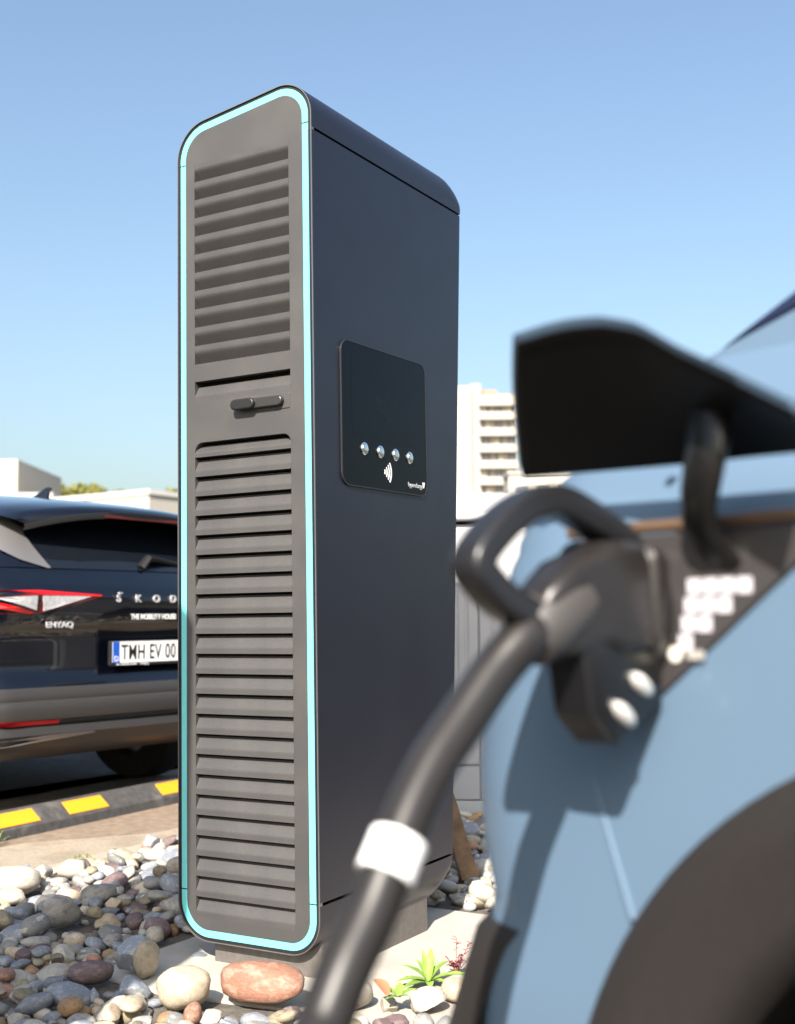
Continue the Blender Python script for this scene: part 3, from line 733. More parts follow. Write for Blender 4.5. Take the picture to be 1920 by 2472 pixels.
# ---- charging plug with its cable
plug = empty('charging_plug', bP + Vector((0, 0, .88)))
def PW(o, z, t=0.0): return bP + bn * o + bd * (t + .030) + Vector((0, 0, z)) - plug.location
def rrect(o, zc, hh, hw, tilt, rr=.45, n=6):
    r_ = min(hh, hw) * rr
    pts = rpoly([(-hw, -hh), (hw, -hh), (hw, hh), (-hw, hh)], [r_] * 4, 0, n)
    return [PW(o + z * tilt, zc + z, t) for t, z in pts]
pb = MB()
pb.loft([rrect(*a) for a in ((-.020, .886, .040, .024, 0), (.004, .886, .043, .027, 0), (.012, .886, .046, .030, .02), (.026, .887, .047, .031, .05), (.030, .887, .041, .026, .05), (.036, .887, .041, .026, .08), (.040, .888, .048, .031, .08), (.052, .888, .049, .032, .1),
     (.076, .887, .048, .031, .16), (.088, .886, .040, .027, .2), (.110, .880, .038, .026, .28), (.128, .871, .033, .024, .34), (.142, .865, .028, .022, .4), (.150, .862, .018, .016, .4))])
pbody = pb.build('plug_housing', mat('plug_plastic', (.015, .0135, .014), .36, spec=.5, vary=.08, vscale=60, bump=.03, bscale=300), plug, smooth=38)
hp = [(.030, .925), (.045, .940), (.085, .957), (.122, .968), (.150, .965), (.180, .951), (.208, .929), (.219, .913), (.210, .901), (.190, .886), (.168, .876), (.150, .870), (.135, .868)]
def cr(pts, n=5):
    out = []
    for i in range(len(pts) - 1):
        p0, p1, p2, p3 = (Vector(pts[max(i - 1, 0)]), Vector(pts[i]), Vector(pts[i + 1]), Vector(pts[min(i + 2, len(pts) - 1)]))
        for k in range(n):
            t = k / n; out.append(.5 * ((2 * p1) + (p2 - p0) * t + (2 * p0 - 5 * p1 + 4 * p2 - p3) * t * t + (3 * p1 - p0 - 3 * p2 + p3) * t ** 3))
    out.append(Vector(pts[-1])); return out
hc_ = cr(hp, 4)
pb = MB()
# flat-sided grip: rounded rectangle swept along the loop
gr_ = []
for i, q in enumerate(hc_):
    a_ = hc_[max(i - 1, 0)]; c_ = hc_[min(i + 1, len(hc_) - 1)]; tg = (c_ - a_).normalized(); nn_ = Vector((-tg.y, tg.x))
    gr_.append([PW(q.x + nn_.x * w_, q.y + nn_.y * w_, t_) for t_, w_ in rpoly([(-.017, -.0125), (.017, -.0125), (.017, .0125), (-.017, .0125)], [.006] * 4, 0, 4)])
pb.loft(gr_); pb.build('plug_handle', mat('handle_plastic', (.012, .012, .014), .34, bump=.02, bscale=300), plug, smooth=45)
pb = MB(); pb.tube([PW(.105, .890), PW(.124, .876), PW(.148, .859), PW(.160, .850)], [.028, .030, .029, .023], 24, up=tuple(bd)); pb.build('cable_collar', mat('collar_grey', (.048, .044, .043), .42), plug, smooth=40)
pb = MB(); pb.loft([[PW(o, z, t) for o, z in rpoly([(.010, .800), (.076, .762), (.106, .790), (.116, .850), (.010, .850)], [.008] * 5, i_, 4)] for t, i_ in ((-.022, .004), (-.019, 0), (.019, 0), (.022, .004))])
pb.build('latch_housing', mat('latch_black', (.006, .006, .007), .35), plug, smooth=40)
for (o0, z0, o1, z1) in ((.055, .822, .031, .805), (.080, .799, .056, .781)):  # bright pills shaped and coloured to stand in for sun glints on the latch
    pb = MB(); pts = [PW(lerp(o0, o1, f), lerp(z0, z1, f), -.023) for f in frange(0, 1, 6)]
    pb.tube(pts, [.003, .0060, .0072, .0072, .0072, .0060, .003], 14, up=tuple(bd)); pb.build('latch_glint', mat('glint_bright', (.82, .80, .78), .28, metal=.6), plug, smooth=50)
CPTS = [(.105, .963, .858), (.077, .948, .830), (.050, .928, .795), (.027, .908, .765), (.009, .888, .734), (-.006, .868, .701), (-.021, .848, .667), (-.037, .828, .638), (-.051, .808, .607), (-.065, .788, .580)]
cpts = [(.1235, .985, .866)] + CPTS + [(-.10, .77, .48), (-.15, .77, .30), (-.21, .80, .12), (-.30, .86, .032), (-.42, .95, .020), (-.60, 1.02, .020), (-.78, 1.08, .020), (-.93, 1.12, .020), (-1.08, 1.16, .020)]
cs = cr(cpts, 6)
pb = MB(); pb.tube([c_ - plug.location for c_ in cs], .0192, 20); pb.build('cable', mat('cable_rubber', (.017, .015, .0145), .33, vary=.08, vscale=50, wear=.06), plug, smooth=60)
seg = [c_ for c_ in cs if .66 < c_.z < .74]
d_ = (seg[-1] - seg[0]).normalized(); mid = Vector(CPTS[5])
pb = MB(); pb.tube([mid - plug.location + d_ * k for k in (-.0155, -.0150, .0150, .0155)], [.0200, .0216, .0216, .0200], 24); pb.build('cable_label', mat('label_white', (.8, .79, .8), .5), plug, smooth=40)
tag(plug, 'black charging plug and thick cable with white label band, plugged into the blue car', 'charging cable')
# ------------------------------------------------------------------ wheel stop
ws0 = Vector((-1.640, 4.845)); wd_ = Vector((.472, .882)).normalized()
wst = empty('wheel_stop', (ws0.x, ws0.y, -.012), math.atan2(wd_.y, wd_.x))
wb = MB(); WLn = 1.83
wb.loft([[(x, 0 + i_, 0), (x, .006 + i_, .042 - i_), (x, .075, .104 - i_), (x, .125, .104 - i_), (x, .185 - i_, .05 - i_), (x, .19 - i_, 0)] for x, i_ in ((-.004, .01), (0, 0), (WLn, 0), (WLn + .004, .01))])
wb.build('rubber_body', mat('recycled_rubber', (.055, .052, .052), .85, vary=.3, vscale=35, bump=.4, bscale=140, color2=(.10, .095, .09), c2scale=8, c2lo=.55, c2hi=.75), wst, bevel=.004)
sl = Vector((0, .069, .062)); sl_n = Vector((0, -.062, .069)).normalized()
for x in (.055, .475, 1.10, 1.52):
    yb = MB(); a0, a1 = .16, .92; p0 = Vector((0, .006, .042))
    def onface(u_, k): return tuple(Vector((u_, 0, 0)) + p0 + sl * k + sl_n * .0008)
    vsx = [onface(x, a0), onface(x + .245, a0), onface(x + .24, a1), onface(x + .0, a1)]
    yb.add(vsx + [tuple(Vector(q) + sl_n * .003) for q in vsx], [(4, 5, 6, 7), (0, 1, 5, 4), (1, 2, 6, 5), (2, 3, 7, 6), (3, 0, 4, 7)])
    yb.build('yellow_reflector', mat('reflector_yellow', (.80, .31, .016), .5, vary=.06, vscale=200), wst)
tag(wst, 'black rubber wheel stop with yellow reflector patches on the pavement', 'wheel stop')

# ------------------------------------------------------------------ utility cabinet behind the charger
M_CAB = mat('cabinet_grey', (.36, .36, .375), .45, vary=.04, vscale=6)
cab = empty('utility_cabinet', (.60, 5.42, -.012), R(-6))
cb = MB(); cb.box(-.72, .72, -.20, .20, 0, .10); cb.build('base', mat('cabinet_base', (.42, .43, .44), .6), cab, bevel=.005)
cb = MB(); cb.box(-.70, .70, -.19, .20, .10, 1.30); cb.build('housing', M_CAB, cab, bevel=.006)
for i in range(3):
    x0 = -.69 + i * .462
    db = MB(); db.box(x0 + .004, x0 + .458, -.205, -.188, .255, 1.285); d_o = db.build('door', M_CAB, cab, bevel=.004)
    for k in range(9):
        rb = MB(); xx = x0 + .05 + k * .044; rb.box(xx, xx + .012, -.212, -.203, .36, 1.02); rb.build('rib', M_CAB, d_o, bevel=.003)
    db = MB(); db.box(x0 + .004, x0 + .458, -.204, -.188, .105, .245); db.build('kick_panel', M_CAB, cab, bevel=.003)
lb = MB(); lb.loft([[(x, -.235, 1.315), (x, -.235, 1.345), (x, -.12, z_), (x, .12, z_), (x, .235, 1.345), (x, .235, 1.315)] for x, z_ in ((-.75, 1.46), (-.3, 1.452), (.2, 1.432), (.75, 1.40))]); lb.build('lid', M_CAB, cab, bevel=.012, seg=3, smooth=40)
tag(cab, 'light grey metal utility cabinet with ribbed doors standing behind the charger', 'cabinet')

# old board leaning on the pebbles
st = MB(); a = Vector((.235, 4.06, .0)); e = Vector((.10, 4.42, .42)); dd = (e - a).normalized(); sx_ = Vector((1, .3, 0)).normalized(); sn = dd.cross(sx_).normalized()
rings = []
for f in frange(0, 1, 7):
    p = a.lerp(e, f); j = .003 * math.sin(9 * f); rings.append([p + sx_ * (-.034 + j) - sn * .012, p + sx_ * (.034 - j) - sn * .012, p + sx_ * (.034 - j) + sn * .012, p + sx_ * (-.034 + j) + sn * .012])
st.loft(rings); tag(st.build('wooden_board', mat('weathered_wood', (.20, .115, .055), .8, vary=.35, vscale=22, bump=.3, bscale=80), bevel=.004), 'weathered brown board leaning behind the charger on the pebbles', 'board')

# ------------------------------------------------------------------ pebbles
import numpy as np
rs = np.random.RandomState(11)
def stone_mesh(seed, angular=False, flat=1.0, sub=3):
    bm = bmesh.new(); bmesh.ops.create_icosphere(bm, subdivisions=sub, radius=1.0)
    off = Vector((seed * 7.3, seed * 3.1, seed * 1.7)); rr = random.Random(seed)
    ex = rr.uniform(2.0, 2.7)
    planes = []
    if angular:
        for _ in range(rr.randint(4, 7)):
            nv = Vector((rr.gauss(0, 1), rr.gauss(0, 1), rr.gauss(0, 1))).normalized(); planes.append((nv, rr.uniform(.55, .82)))
    for v in bm.verts:
        p = v.co.copy(); k = (abs(p.x) ** ex + abs(p.y) ** ex + abs(p.z) ** ex) ** (-1 / ex); p *= k
        p *= 1 + .16 * noise.noise(p * .9 + off) + .05 * noise.noise(p * 2.6 + off)
        if not angular: p *= 1 + .012 * noise.noise(p * 7 + off)
        for nv, dd_ in planes:
            q = p.dot(nv) - dd_
            if q > 0: p -= nv * q * .93
        if angular: p *= 1 + .03 * noise.noise(p * 5 + off)
        p.x *= 1 + .12 * math.copysign(1, p.y) * abs(p.y) * rr.choice((0, 0)) 
        v.co = p
    bmesh.ops.recalc_face_normals(bm, faces=bm.faces)
    me = bpy.data.meshes.new('pebble'); bm.to_mesh(me); bm.free(); me.shade_smooth()
    if angular: me.set_sharp_from_angle(angle=R(32))
    return me
SHAPES = [stone_mesh(i, i % 5 in (1, 3), sub=3) for i in range(14)]
def smat(name, c, c2, scale=2.2, lo=.5, hi=.62, rough=.62, vary=.16):
    return mat(name, c, rough, vary=vary, vscale=9, bump=.25, bscale=14, color2=c2, c2scale=scale, c2lo=lo, c2hi=hi, rnd=.22)
KINDS = [  # name, colour words, material, weight
    ('blue-grey', smat('stone_bluegrey', (.19, .205, .235), (.28, .29, .305)), 28),
    ('mid grey', smat('stone_grey', (.30, .285, .26), (.20, .19, .18)), 20),
    ('grey white-veined', smat('stone_veined', (.18, .178, .172), (.42, .40, .37), 1.6, .56, .63), 10),
    ('pale limestone', smat('stone_pale', (.40, .365, .31), (.31, .28, .235)), 22),
    ('cream', smat('stone_cream', (.40, .33, .245), (.32, .26, .185)), 12),
    ('olive-brown', smat('stone_olive', (.20, .17, .11), (.28, .24, .17)), 9),
    ('ochre-brown', smat('stone_ochre', (.30, .18, .085), (.20, .13, .08)), 6),
    ('dark purple', smat('stone_purple', (.125, .085, .085), (.18, .13, .13)), 6),
    ('brick-pink', smat('stone_pink', (.28, .135, .09), (.34, .215, .16)), 4)]
KW = np.array([k[2] for k in KINDS], float); KW /= KW.sum()
GX0, GX1, GY0, GY1, GS = -2.3, 2.6, 2.0, 6.6, .008
hgt = np.full((int((GX1 - GX0) / GS), int((GY1 - GY0) / GS)), -.006)
def gi(x, y): return int((x - GX0) / GS), int((y - GY0) / GS)
# slab counts as ground
slab_poly = [(q.x, q.y) for q in sp]
def inside(poly, x, y):
    c = False; n = len(poly)
    for i in range(n):
        x0, y0 = poly[i]; x1, y1 = poly[i - 1]
        if (y0 > y) != (y1 > y) and x < (x1 - x0) * (y - y0) / (y1 - y0) + x0: c = not c
    return c
xs = GX0 + (np.arange(hgt.shape[0]) + .5) * GS; ys = GY0 + (np.arange(hgt.shape[1]) + .5) * GS
def cl(x, y): q = Vector((x, y, 0)) - P; return q.dot(rx), q.dot(dp)
Xg, Yg = np.meshgrid(xs, ys, indexing='ij')
LX = (Xg - P.x) * rx.x + (Yg - P.y) * rx.y; LY = (Xg - P.x) * dp.x + (Yg - P.y) * dp.y
hgt[(LX > -.556) & (LX < .62) & (LY > -.235 + .135 * np.clip((LX + .3) / .92, 0, 1)) & (LY < .80)] = .002
specials = [  # x, y, a, b, c, yaw, kind, shape, label
    (-.318, 2.790, .102, .050, .043, -.45, 8, 2, 'large brick-pink stone with pale veins lying on the slab edge'),
    (-.490, 2.775, .062, .055, .046, .5, 4, 4, 'large flat rounded cream stone in front of the concrete slab'),
    (-1.235, 3.905, .088, .066, .045, .3, 3, 9, 'big pale two-humped limestone near the kerb'),
    (-1.115, 4.165, .064, .044, .034, .1, 3, 8, 'whitish egg-shaped stone lying against the paved edging'),
    (-.975, 3.500, .066, .046, .046, .5, 1, 3, 'large angular grey boulder with a broken dark side'),
    (-.665, 3.045, .046, .040, .044, 1.0, 0, 6, 'rounded grey stone at the corner of the concrete slab'),
    (-.625, 3.010, .038, .028, .044, 1.2, 4, 4, 'tan stone standing upright against the concrete slab corner'),
    (-.745, 2.955, .055, .030, .028, .3, 7, 7, 'dark wine-red broken stone among grey pebbles'),
    (-.668, 3.325, .024, .021, .021, .0, 3, 0, 'small round white pebble resting on the slab edge'),
    (-1.185, 3.30, .050, .046, .040, .2, 0, 2, 'large smooth blue-grey stone at the edge of the shade'),
    (-.12, 2.76, .056, .044, .034, .6, 3, 10, 'pale stone between the pink stone and the cable'),
    (.135, 2.80, .044, .034, .026, -.2, 4, 12, 'cream stone just below the green weed'),
    (.055, 2.735, .046, .036, .026, .4, 3, 13, 'pale stone with the small weed growing beside it')]
placed = []
def allowed(x, y, r):
    # inside the bed
    q = (Vector((x, y)) - k0).dot(kn)
    if q > -.03 - r * .6: return False
    lx, ly = cl(x, y)
    # clear part of the slab: stones spill a little over its front edge
    front = -.195 + .05 * math.sin(lx * 9) + (.32 * max(0, lx + .12) if lx > -.12 else .10 * (lx + .12)) 
    if -.575 - .03 * math.sin(ly * 17) - r < lx < .66 and front - r * .7 < ly < .79 + r: return False
    for q_ in specials:
        if (x - q_[0]) ** 2 + (y - q_[1]) ** 2 < (q_[2] * .95 + r * .75) ** 2: return False
    if x < .60 + .75 and x > -.15 and 5.18 - r < y < 5.75: return False
    return True
def drop(x, y, a, b_, c_, yaw, tilt, kind, shape, z=None, sink=.25):
    i0, j0 = gi(x - a, y - a); i1, j1 = gi(x + a, y + a)
    i0 = max(i0, 0); j0 = max(j0, 0); i1 = min(i1, hgt.shape[0] - 1); j1 = min(j1, hgt.shape[1] - 1)
    if i1 <= i0 or j1 <= j0: return
    X = Xg[i0:i1, j0:j1] - x; Y = Yg[i0:i1, j0:j1] - y
    ca, sa = math.cos(yaw), math.sin(yaw); U = (X * ca + Y * sa) / a; V = (-X * sa + Y * ca) / b_
    q = U * U + V * V; H = hgt[i0:i1, j0:j1]
    core = q < .55
    if not core.any(): return
    if z is None: z = float(np.percentile(H[core], 80)) + c_ * (1 - sink)
    m_ = q < 1; top = z + c_ * np.sqrt(np.clip(1 - q, 0, 1))
    H[m_] = np.maximum(H[m_], top[m_] - .004)
    placed.append((x, y, z, a, b_, c_, yaw, tilt, kind, shape))
    return z
def camproj(x, y, z):
    q = cam.matrix_world.inverted() @ Vector((x, y, z)); d = -q.z
    return (848 + 2544 * q.x / d, 1092 - 2544 * q.y / d, d)
bpy.context.view_layer.update()
for s_ in specials:
    drop(s_[0], s_[1], s_[2], s_[3], s_[4], s_[5], (0, 0), s_[6], s_[7], sink=.12, z=s_[4] + (.012 if s_[8].startswith('large brick') else .004))
NSP = len(placed)
tries = 0
def size():
    r = rs.rand()
    return rs.uniform(.015, .025) if r < .40 else (rs.uniform(.024, .038) if r < .86 else rs.uniform(.036, .054))
for n_i in range(9000):
    if len(placed) > 3300: break
    a = size() * (1.12 if n_i < 1400 else 1.0)
    best = None
    for _ in range(4):
        x = rs.uniform(-1.95, 1.5); y = rs.uniform(2.35, 5.4) if rs.rand() < .8 else rs.uniform(5.0, 6.3)
        if x > .9 and y < 3.4: continue
        if not allowed(x, y, a): continue
        i, j = gi(x, y); h_ = hgt[max(0, i - 2):i + 3, max(0, j - 2):j + 3].mean()
        if best is None or h_ < best[0]: best = (h_, x, y)
    if best is None or best[0] > (.010 if best[1] > -.64 and best[2] < 2.95 else .055): continue
    if best[1] > -.64 and best[2] < 2.80: a = min(a, .034)
    drop(best[1], best[2], a, a * rs.uniform(.55, .92), a * rs.uniform(.36, .64), rs.uniform(0, 6.28), (rs.normal(0, .22), rs.normal(0, .22)), int(rs.choice(len(KINDS), p=KW)), int(rs.randint(14)), sink=.30)
def smatrix(s_):
    x, y, z, a, b_, c_, yaw, tilt, kind, shape = s_
    return Matrix.Translation((x, y, z)) @ Matrix.Rotation(yaw, 4, 'Z') @ Matrix.Rotation(tilt[0], 4, 'X') @ Matrix.Rotation(tilt[1], 4, 'Y') @ Matrix.Diagonal((a, b_, c_, 1))
# which show largest: inside the frame, not hidden by the charger or the blue car, weighed by how much of the top is free
score = []
for i, s_ in enumerate(placed):
    px, py, dd_ = camproj(s_[0], s_[1], s_[2]); ok = -20 < px < 1700 and 1700 < py < 2210
    if 392 < px < 690 and py < 1990: ok = False
    if px > 690 and px < 960 and py < 1900: ok = False
    if px > 1050: ok = False
    ii, jj = gi(s_[0], s_[1]); cov = hgt[ii, jj] - (s_[2] + s_[5])
    vis = 1.0 if cov < .004 else (.3 if cov < .012 else .05)
    score.append((s_[3] / dd_ * vis if ok else 0, i))
score.sort(reverse=True)
ind = set(i for sc_, i in score[:300 - NSP] if sc_ > 0 and i >= NSP) | set(range(NSP))
me_cache = {}
for i in sorted(ind):
    s_ = placed[i]; kname, km, _ = KINDS[s_[8]]
    key = (s_[8], s_[9])
    if key not in me_cache:
        mm = SHAPES[s_[9]].copy(); mm.materials.append(km); me_cache[key] = mm
    o = link('stone' if i < NSP else 'pebble', me_cache[key]); o.matrix_world = smatrix(s_)
    if i < NSP: tag(o, specials[i][8], 'stone', 'larger stones in the bed')
    else:
        lx, ly = cl(s_[0], s_[1]); q = (Vector((s_[0], s_[1])) - k0).dot(kn)
        siz = 'large' if s_[3] > .040 else ('medium' if s_[3] > .028 else 'small')
        shp = 'broken-edged' if s_[9] % 5 in (1, 3) else ('flat' if s_[5] / s_[3] < .45 else ('elongated' if s_[4] / s_[3] < .68 else 'rounded'))
        wh = 'behind the charger' if ly > .8 and lx > -.5 else ('close to the kerb' if q > -.28 else ('in front of the concrete slab' if lx > -.50 and ly < 0 else ('beside the concrete slab' if lx > -.75 else 'out in the pebble bed')))
        lab = '%s %s %s pebble %s' % (siz, shp, kname, wh)
        tag(o, lab, 'pebble', lab.replace('pebble ', 'pebbles ', 1))
# the rest of the bed in one mesh
VV = []; FF = []; MI = []; nv = 0
low_shapes = [stone_mesh(i, i % 5 in (1, 3), sub=2) for i in range(14)]
base = []
for me in low_shapes:
    v = np.empty(len(me.vertices) * 3); me.vertices.foreach_get('co', v); v = v.reshape(-1, 3)
    f = np.empty(len(me.polygons) * 3, int); me.loops.foreach_get('vertex_index', f); base.append((v, f.reshape(-1, 3)))
for i, s_ in enumerate(placed):
    if i in ind: continue
    m_ = np.array(smatrix(s_)); v, f = base[s_[9]]
    VV.append(v @ m_[:3, :3].T + m_[:3, 3]); FF.append(f + nv); nv += len(v); MI += [s_[8]] * len(f)
V = np.concatenate(VV); Fa = np.concatenate(FF)
me = bpy.data.meshes.new('small_pebbles'); me.vertices.add(len(V)); me.vertices.foreach_set('co', V.ravel())
me.loops.add(Fa.size); me.loops.foreach_set('vertex_index', Fa.ravel().astype(np.int32))
me.polygons.add(len(Fa)); me.polygons.foreach_set('loop_start', np.arange(0, Fa.size, 3, dtype=np.int32)); me.polygons.foreach_set('material_index', np.array(MI, np.int32))
for k in KINDS: me.materials.append(k[1])
me.update(); me.validate(); me.shade_smooth()
sp_o = stuff(link('small_pebbles', me)); sp_o['label'] = 'mixed small river pebbles filling the bed between the larger ones'; sp_o['category'] = 'pebbles'

# ------------------------------------------------------------------ plants
M_LEAF = mat('weed_leaf', (.17, .27, .045), .55, vary=.25, vscale=30, rnd=.1)
M_LEAFR = mat('red_leaf', (.26, .05, .065), .6, vary=.3, vscale=40)
M_STEMR = mat('red_stem', (.20, .07, .06), .6)
def leaf(mb, base, az, el0, ln, wd, droop, mi=0, n=6, notch=0.0):
    p = Vector(base); el = el0; rows = []
    for i in range(n + 1):
        f = i / n; wv = wd * math.sin(math.pi * min(1, f * .86 + .10)) ** .9 * (1 - .2 * f) + .0006
        if notch and i % 2: wv *= 1 - notch
        s_ = Vector((-math.sin(az), math.cos(az), 0)); up = Vector((-math.cos(az) * math.sin(el), -math.sin(az) * math.sin(el), math.cos(el)))
        rows.append([p + s_ * wv + up * wv * .35, p, p - s_ * wv + up * wv * .35])
        p = p + Vector((math.cos(az) * math.cos(el), math.sin(az) * math.cos(el), math.sin(el))) * (ln / n); el -= droop / n
    mb.loft(rows, closed=False, cap=False, mi=mi)
wr = random.Random(5)
weed = empty('weed_rosette', (.065, 2.925, .006))
for i, (az, el, ln, wd, dr) in enumerate(((-.1, .45, .105, .0115, .9), (1.4, 1.15, .065, .010, .5), (1.9, 1.2, .060, .009, .4), (2.7, .75, .065, .008, .8), (3.3, .35, .065, .011, .7), (-2.5, .2, .060, .012, .5), (-1.5, .35, .035, .009, .9), (-.7, .45, .05, .008, .9), (.6, .95, .06, .009, .9), (2.2, 1.0, .05, .007, .6), (1.0, 1.25, .045, .007, .4))):
    lm = MB(); leaf(lm, (0, 0, .006), az, el, ln * 1.25, wd * 1.25, dr, n=8, notch=.12); lm.build('leaf', M_LEAF, weed, smooth=60)
tag(weed, 'green leafy weed rosette growing at the edge of the slab', 'weed')
wd2 = empty('small_weed', (-.005, 2.72, .04))
for az, el, ln, wd, dr in ((2.6, .5, .05, .013, .6), (1.5, .8, .04, .011, .6), (.3, .6, .045, .010, .7), (-2.4, .3, .04, .011, .5), (-.9, .5, .035, .008, .5)):
    lm = MB(); leaf(lm, (0, 0, 0), az, el, ln, wd, dr, n=6, notch=.15); lm.build('leaf', M_LEAF, wd2, smooth=60)
tag(wd2, 'small green weed between the pale front stones', 'weed')
redp = empty('red_herb', (.135, 3.02, .003))
rr_ = random.Random(3)
for k in range(9):
    az = rr_.uniform(0, 6.28); ln = rr_.uniform(.03, .075) if k > 1 else .085; el = rr_.uniform(.7, 1.4)
    tip = Vector((math.cos(az) * math.cos(el), math.sin(az) * math.cos(el), math.sin(el))) * ln
    sm_ = MB(); sm_.tube([(0, 0, 0), tip * .5 + Vector((0, 0, .004)), tip], .0009, 5); so = sm_.build('stem', M_STEMR, redp)
    fm_ = MB()
    for j in range(9):
        fr_ = rr_.uniform(.45, 1.0); leaf(fm_, tip * fr_, rr_.uniform(0, 6.28), rr_.uniform(-.1, .7), rr_.uniform(.008, .016), .0026, .3, n=3)
    fm_.build('leaflets', M_LEAFR, so)
tag(redp, 'feathery wine-red herb growing behind the green weed', 'herb')
M_GRASS = mat('grass_blade', (.16, .24, .05), .6, vary=.2, vscale=30)
def tuft(name, x, y, z, n, ln, label, spread=.02):
    t = empty(name, (x, y, z)); rr = random.Random(int(x * 991) ^ int(y * 77))
    for i in range(n):
        lm = MB(); leaf(lm, (rr.uniform(-spread, spread), rr.uniform(-spread, spread), 0), rr.uniform(0, 6.28), rr.uniform(.6, 1.4), ln * rr.uniform(.5, 1), .0028, rr.uniform(.2, 1.0), n=5); lm.build('blade', M_GRASS, t)
    tag(t, label, 'grass'); return t
tuft('grass_tuft', -1.605, 4.80, -.004, 12, .10, 'green grass tuft at the end of the wheel stop')
q = kp(.42, .055); tuft('moss_tuft', q[0], q[1], .0, 16, .022, 'tiny green tuft growing in the kerb joint', .035)
# dry leaves
M_DRY = mat('dry_leaf', (.30, .14, .07), .7, vary=.3, vscale=20)
for (x, y, z, az, ln, lab) in ((-.03, 2.70, .05, 2.0, .075, 'dry reddish-brown leaf lying near the cable'), (-1.31, 3.52, .075, .6, .05, 'dry pinkish leaf on the sunlit pale stones'), (-1.78, 5.22, .0, .4, .10, 'dry tan leaf lying in the car shadow behind the wheel stop')):
    lm = MB(); leaf(lm, (0, 0, 0), az, .5, ln, ln * .2, .7, n=6); o = lm.build('dry_leaf', M_DRY, smooth=60); o.location = (x, y, z); tag(o, lab, 'leaf')

# ------------------------------------------------------------------ buildings and trees
M_WALLW = mat('white_render', (.40, .37, .325), .85, vary=.03, vscale=.6)
M_WALLG = mat('grey_render', (.33, .31, .295), .85, vary=.04, vscale=.6)
M_BROWN = mat('brown_cladding', (.30, .20, .14), .8)
M_WIN = mat('window_glass', (.10, .11, .13), .1)
M_WFR = mat('window_frame', (.55, .54, .52), .6)
M_CURT = mat('curtain_beige', (.5, .44, .36), .8)
def far(px, py, Y):
    q = cam.matrix_world.to_3x3() @ Vector(((px - 848) / 2544, -(py - 1092) / 2544, -1)); q = q * (Y / q.y); return Vector(cam.location) + q
TY = 200.0
x_l = far(925, 830, TY).x; x_a = far(1003, 830, TY).x; x_b = far(1021, 830, TY).x; x_r = far(1109, 830, TY).x
ztop = far(1060, 845, TY).z
tow = empty('tower_block', (x_l, TY, -.012), 0)
tw = MB(); tw.box(0, x_a - x_l, -1.0, 14, 0, ztop + 1.6); tw.build('stair_tower', M_WALLW, tow)
tw = MB(); tw.box(x_a - x_l, x_b - x_l + .4, .6, 13.5, 0, ztop + 2.3); tw.build('recessed_wall', M_WALLG, tow)
XB, XE = x_b - x_l, x_r - x_l
tw = MB(); tw.box(XB + .4, XE - .7, .8, 13, 0, ztop - .3); tw.build('wall', M_WALLW, tow)
tw = MB(); tw.box(XB + .5, XB + 3.2, 2, 9, ztop - .3, ztop + 1.5); tw.box(XB + 3.2, XE - .5, 1.6, 11, ztop - .3, ztop + .75); tw.build('roof_storey', M_BROWN, tow)
FH = 2.78; nfl = 14
for i in range(nfl):
    zt = ztop - FH * i
    pb = MB(); hgt_b = 1.65 if i == 0 else 1.25
    pts = rpoly([(XB, -.9), (XE, -.9), (XE, 1.0), (XB, 1.0)], [.05, .55, .05, .05], 0, 4)
    pb.prism(pts, lambda x, y: (x, y, zt - hgt_b), lambda x, y: (x, y, zt)); pb.build('balcony', M_WALLW, tow)
    if zt - FH < 0: break
    for k, (f0, f1) in enumerate(((.05, .28), (.37, .58), (.68, .90))):
        wx0, wx1 = lerp(XB, XE, f0), lerp(XB, XE, f1)
        wb_ = MB(); wb_.box(wx0, wx1, .66, .86, zt - FH + .02, zt - hgt_b - .05); wo = wb_.build('window', M_WFR, tow)
        nn = 2
        for j in range(nn):
            g0 = lerp(wx0, wx1, j / nn) + .06; g1 = lerp(wx0, wx1, (j + 1) / nn) - .06
            gb = MB(); gb.box(g0, g1, .60, .70, zt - FH + .1, zt - hgt_b - .14); gb.build('pane', M_CURT if (i * 3 + k * 2 + j) % 4 == 0 else M_WIN, wo)
    pb = MB(); pb.box(XE - .75, XE - .6, -.7, -.5, zt - FH, zt - hgt_b + .01); pb.build('balcony_post', M_WALLW, tow)
tag(tow, 'cream high-rise block with stacked balconies and brown roof storey', 'building')
# low wing right of the tower
a_ = far(1085, 1012, 170); b2 = far(1260, 1000, 170)
lw = empty('low_building', (a_.x, 170, -.012)); lb = MB(); lb.box(0, b2.x - a_.x + 6, 0, 8, 0, a_.z); lb.build('wall', M_WALLW, lw)
lb = MB(); lb.box(-.2, b2.x - a_.x + 6.2, -.3, 8.2, a_.z, a_.z + .5); lb.build('roof_edge', M_WALLG, lw)
for j in range(6):
    gb = MB(); gb.box(1 + j * 3, 2.8 + j * 3, -.12, .05, a_.z - 3.4, a_.z - 1.8); gb.build('window', M_WIN, lw)
tag(lw, 'cream low wing standing beside the tower block behind the blue car', 'building')
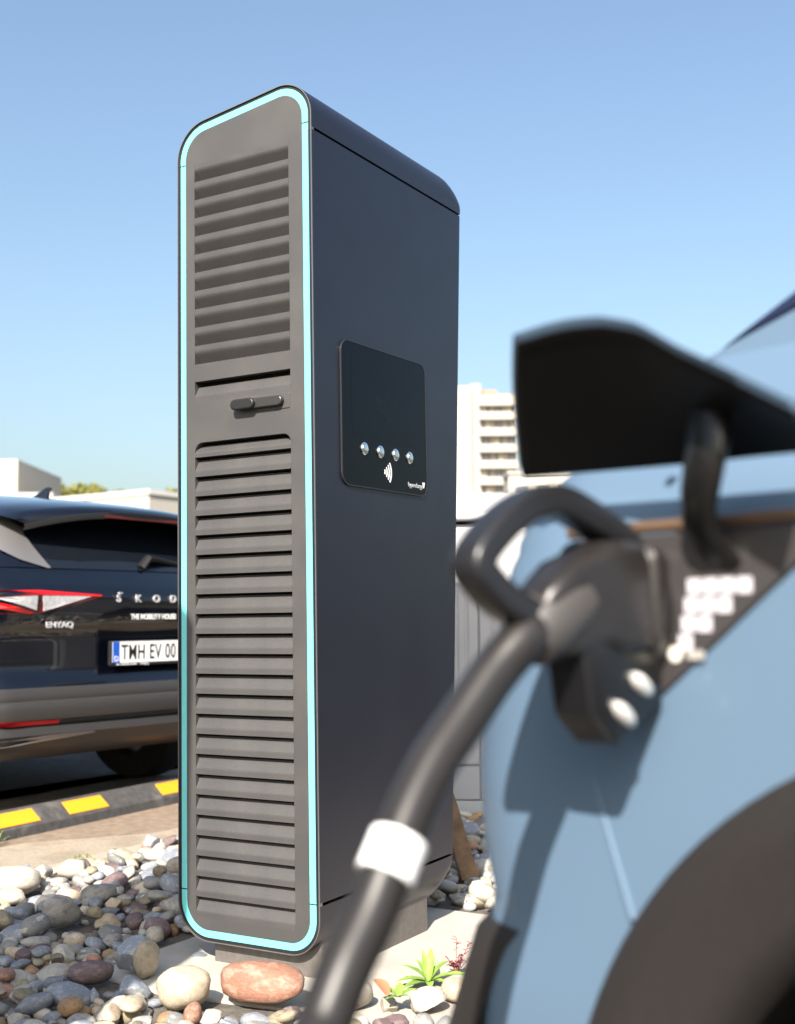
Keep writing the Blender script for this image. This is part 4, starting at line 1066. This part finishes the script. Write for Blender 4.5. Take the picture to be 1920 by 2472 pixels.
# white hall on the left, its corner towards us
BY = 60.0; cz = far(318, 1043, BY); ca_ = far(120, 1056, BY)
hall = empty('white_hall', (cz.x, BY, -.012))
def hallbox(name, m, x0, x1, y0, y1, z0, z1):
    hb_ = MB(); hb_.box(x0, x1, y0, y1, z0, z1); return hb_.build(name, m, hall)
hallbox('wall', M_WALLW, -16, 0, 0, 14, 0, cz.z - .25); hallbox('roof_edge', mat('roof_flashing', (.52, .50, .47), .6), -16.1, .1, -.1, 14.1, cz.z - .25, cz.z)
for j in range(5):
    hallbox('window', M_WIN, -15 + j * 3, -13.4 + j * 3, -.05, .1, 1.2, 3.0)
hall.rotation_euler = (0, 0, R(-33))
tag(hall, 'white flat-roofed hall whose corner rises behind the SUV', 'building')
lft = far(112, 1050, 75); lf2 = far(27, 975, 75); bl0 = far(-260, 1040, 75)
ann = empty('cream_annexe', (lft.x, 75, -.012))
ab = MB(); ab.box(bl0.x - lft.x, 0, 0, 12, 0, lft.z); ab.build('wall', M_WALLW, ann)
ab = MB(); ab.box(bl0.x - lft.x, lf2.x - lft.x, 1, 11, lft.z, lf2.z); ab.build('upper_storey', M_WALLW, ann)
for j in range(4):
    gb = MB(); gb.box(-11 + j * 2.6, -9.6 + j * 2.6, -.05, .1, 3.8, 5.2); gb.build('window', M_WIN, ann)
tag(ann, 'cream building with a taller roof block left of the trees', 'building')
M_CROWN = [mat('crown_a', (.20, .19, .04), .7, vary=.35, vscale=1.5), mat('crown_b', (.13, .14, .03), .7, vary=.35, vscale=1.5)]
M_TRUNK = mat('bark', (.09, .065, .045), .9, vary=.3, vscale=8)
def tree(px, py, Y, rad, seed, label):
    rr = random.Random(seed); tp = far(px, py - 8, Y); hh = tp.z
    t = empty('tree', (tp.x, Y, -.012)); tb = MB()
    tb.tube([(0, 0, 0), (.1, 0, hh * .4), (-.05, .1, hh * .75)], [.28, .2, .1], 8)
    for k in range(5):
        a = rr.uniform(0, 6.28); tb.tube([(0, 0, hh * .45), (math.cos(a) * rad * .5, math.sin(a) * rad * .5, hh * .65), (math.cos(a) * rad * .8, math.sin(a) * rad * .8, hh * .82)], [.1, .07, .03], 6)
    tb.build('trunk', M_TRUNK, t, smooth=60)
    cbm = MB()
    clumps = [(rr.gauss(0, .42) * rad, rr.gauss(0, .42) * rad, hh - rad * rr.uniform(.2, 1.5), rad * rr.uniform(.18, .36)) for _ in range(30)]
    clumps += [(rr.uniform(-.25, .25) * rad, 0, hh - rad * .22, rad * .2)]
    for cx, cy, czz, cr_ in clumps:
        for _ in range(70):
            d = Vector((rr.gauss(0, 1), rr.gauss(0, 1), rr.gauss(0, 1))); d = d.normalized() * cr_ * rr.uniform(.5, 1.0)
            p = Vector((cx, cy, min(czz, hh - cr_))) + d; s_ = .16 * rr.uniform(.6, 1.3)
            u = Vector((rr.gauss(0, 1), rr.gauss(0, 1), rr.gauss(0, 1))).normalized() * s_; v_ = u.orthogonal().normalized() * s_ * .7
            cbm.add([p - u, p + v_, p + u, p - v_], [(0, 1, 2, 3)], rr.randint(0, 1))
    cbm.build('crown', M_CROWN, t, recalc=False)
    tag(t, label, 'tree', 'trees behind the roofs')
for px, py, Y, rad, lab in ((58, 1014, 95, 2.0, 'yellow-green bushy tree right of the annexe roof block'), (130, 1044, 95, 1.2, 'small tree top showing behind the roof aerial of the SUV'), (185, 1036, 96, 1.9, 'wide yellow-green tree rising over the white hall roof'), (262, 1052, 97, 1.2, 'tree tip just clearing the white hall roof'), (375, 1050, 97, 1.3, 'tree tip behind the corner of the white hall')):
    tree(px, py, Y, rad, int(px), lab)
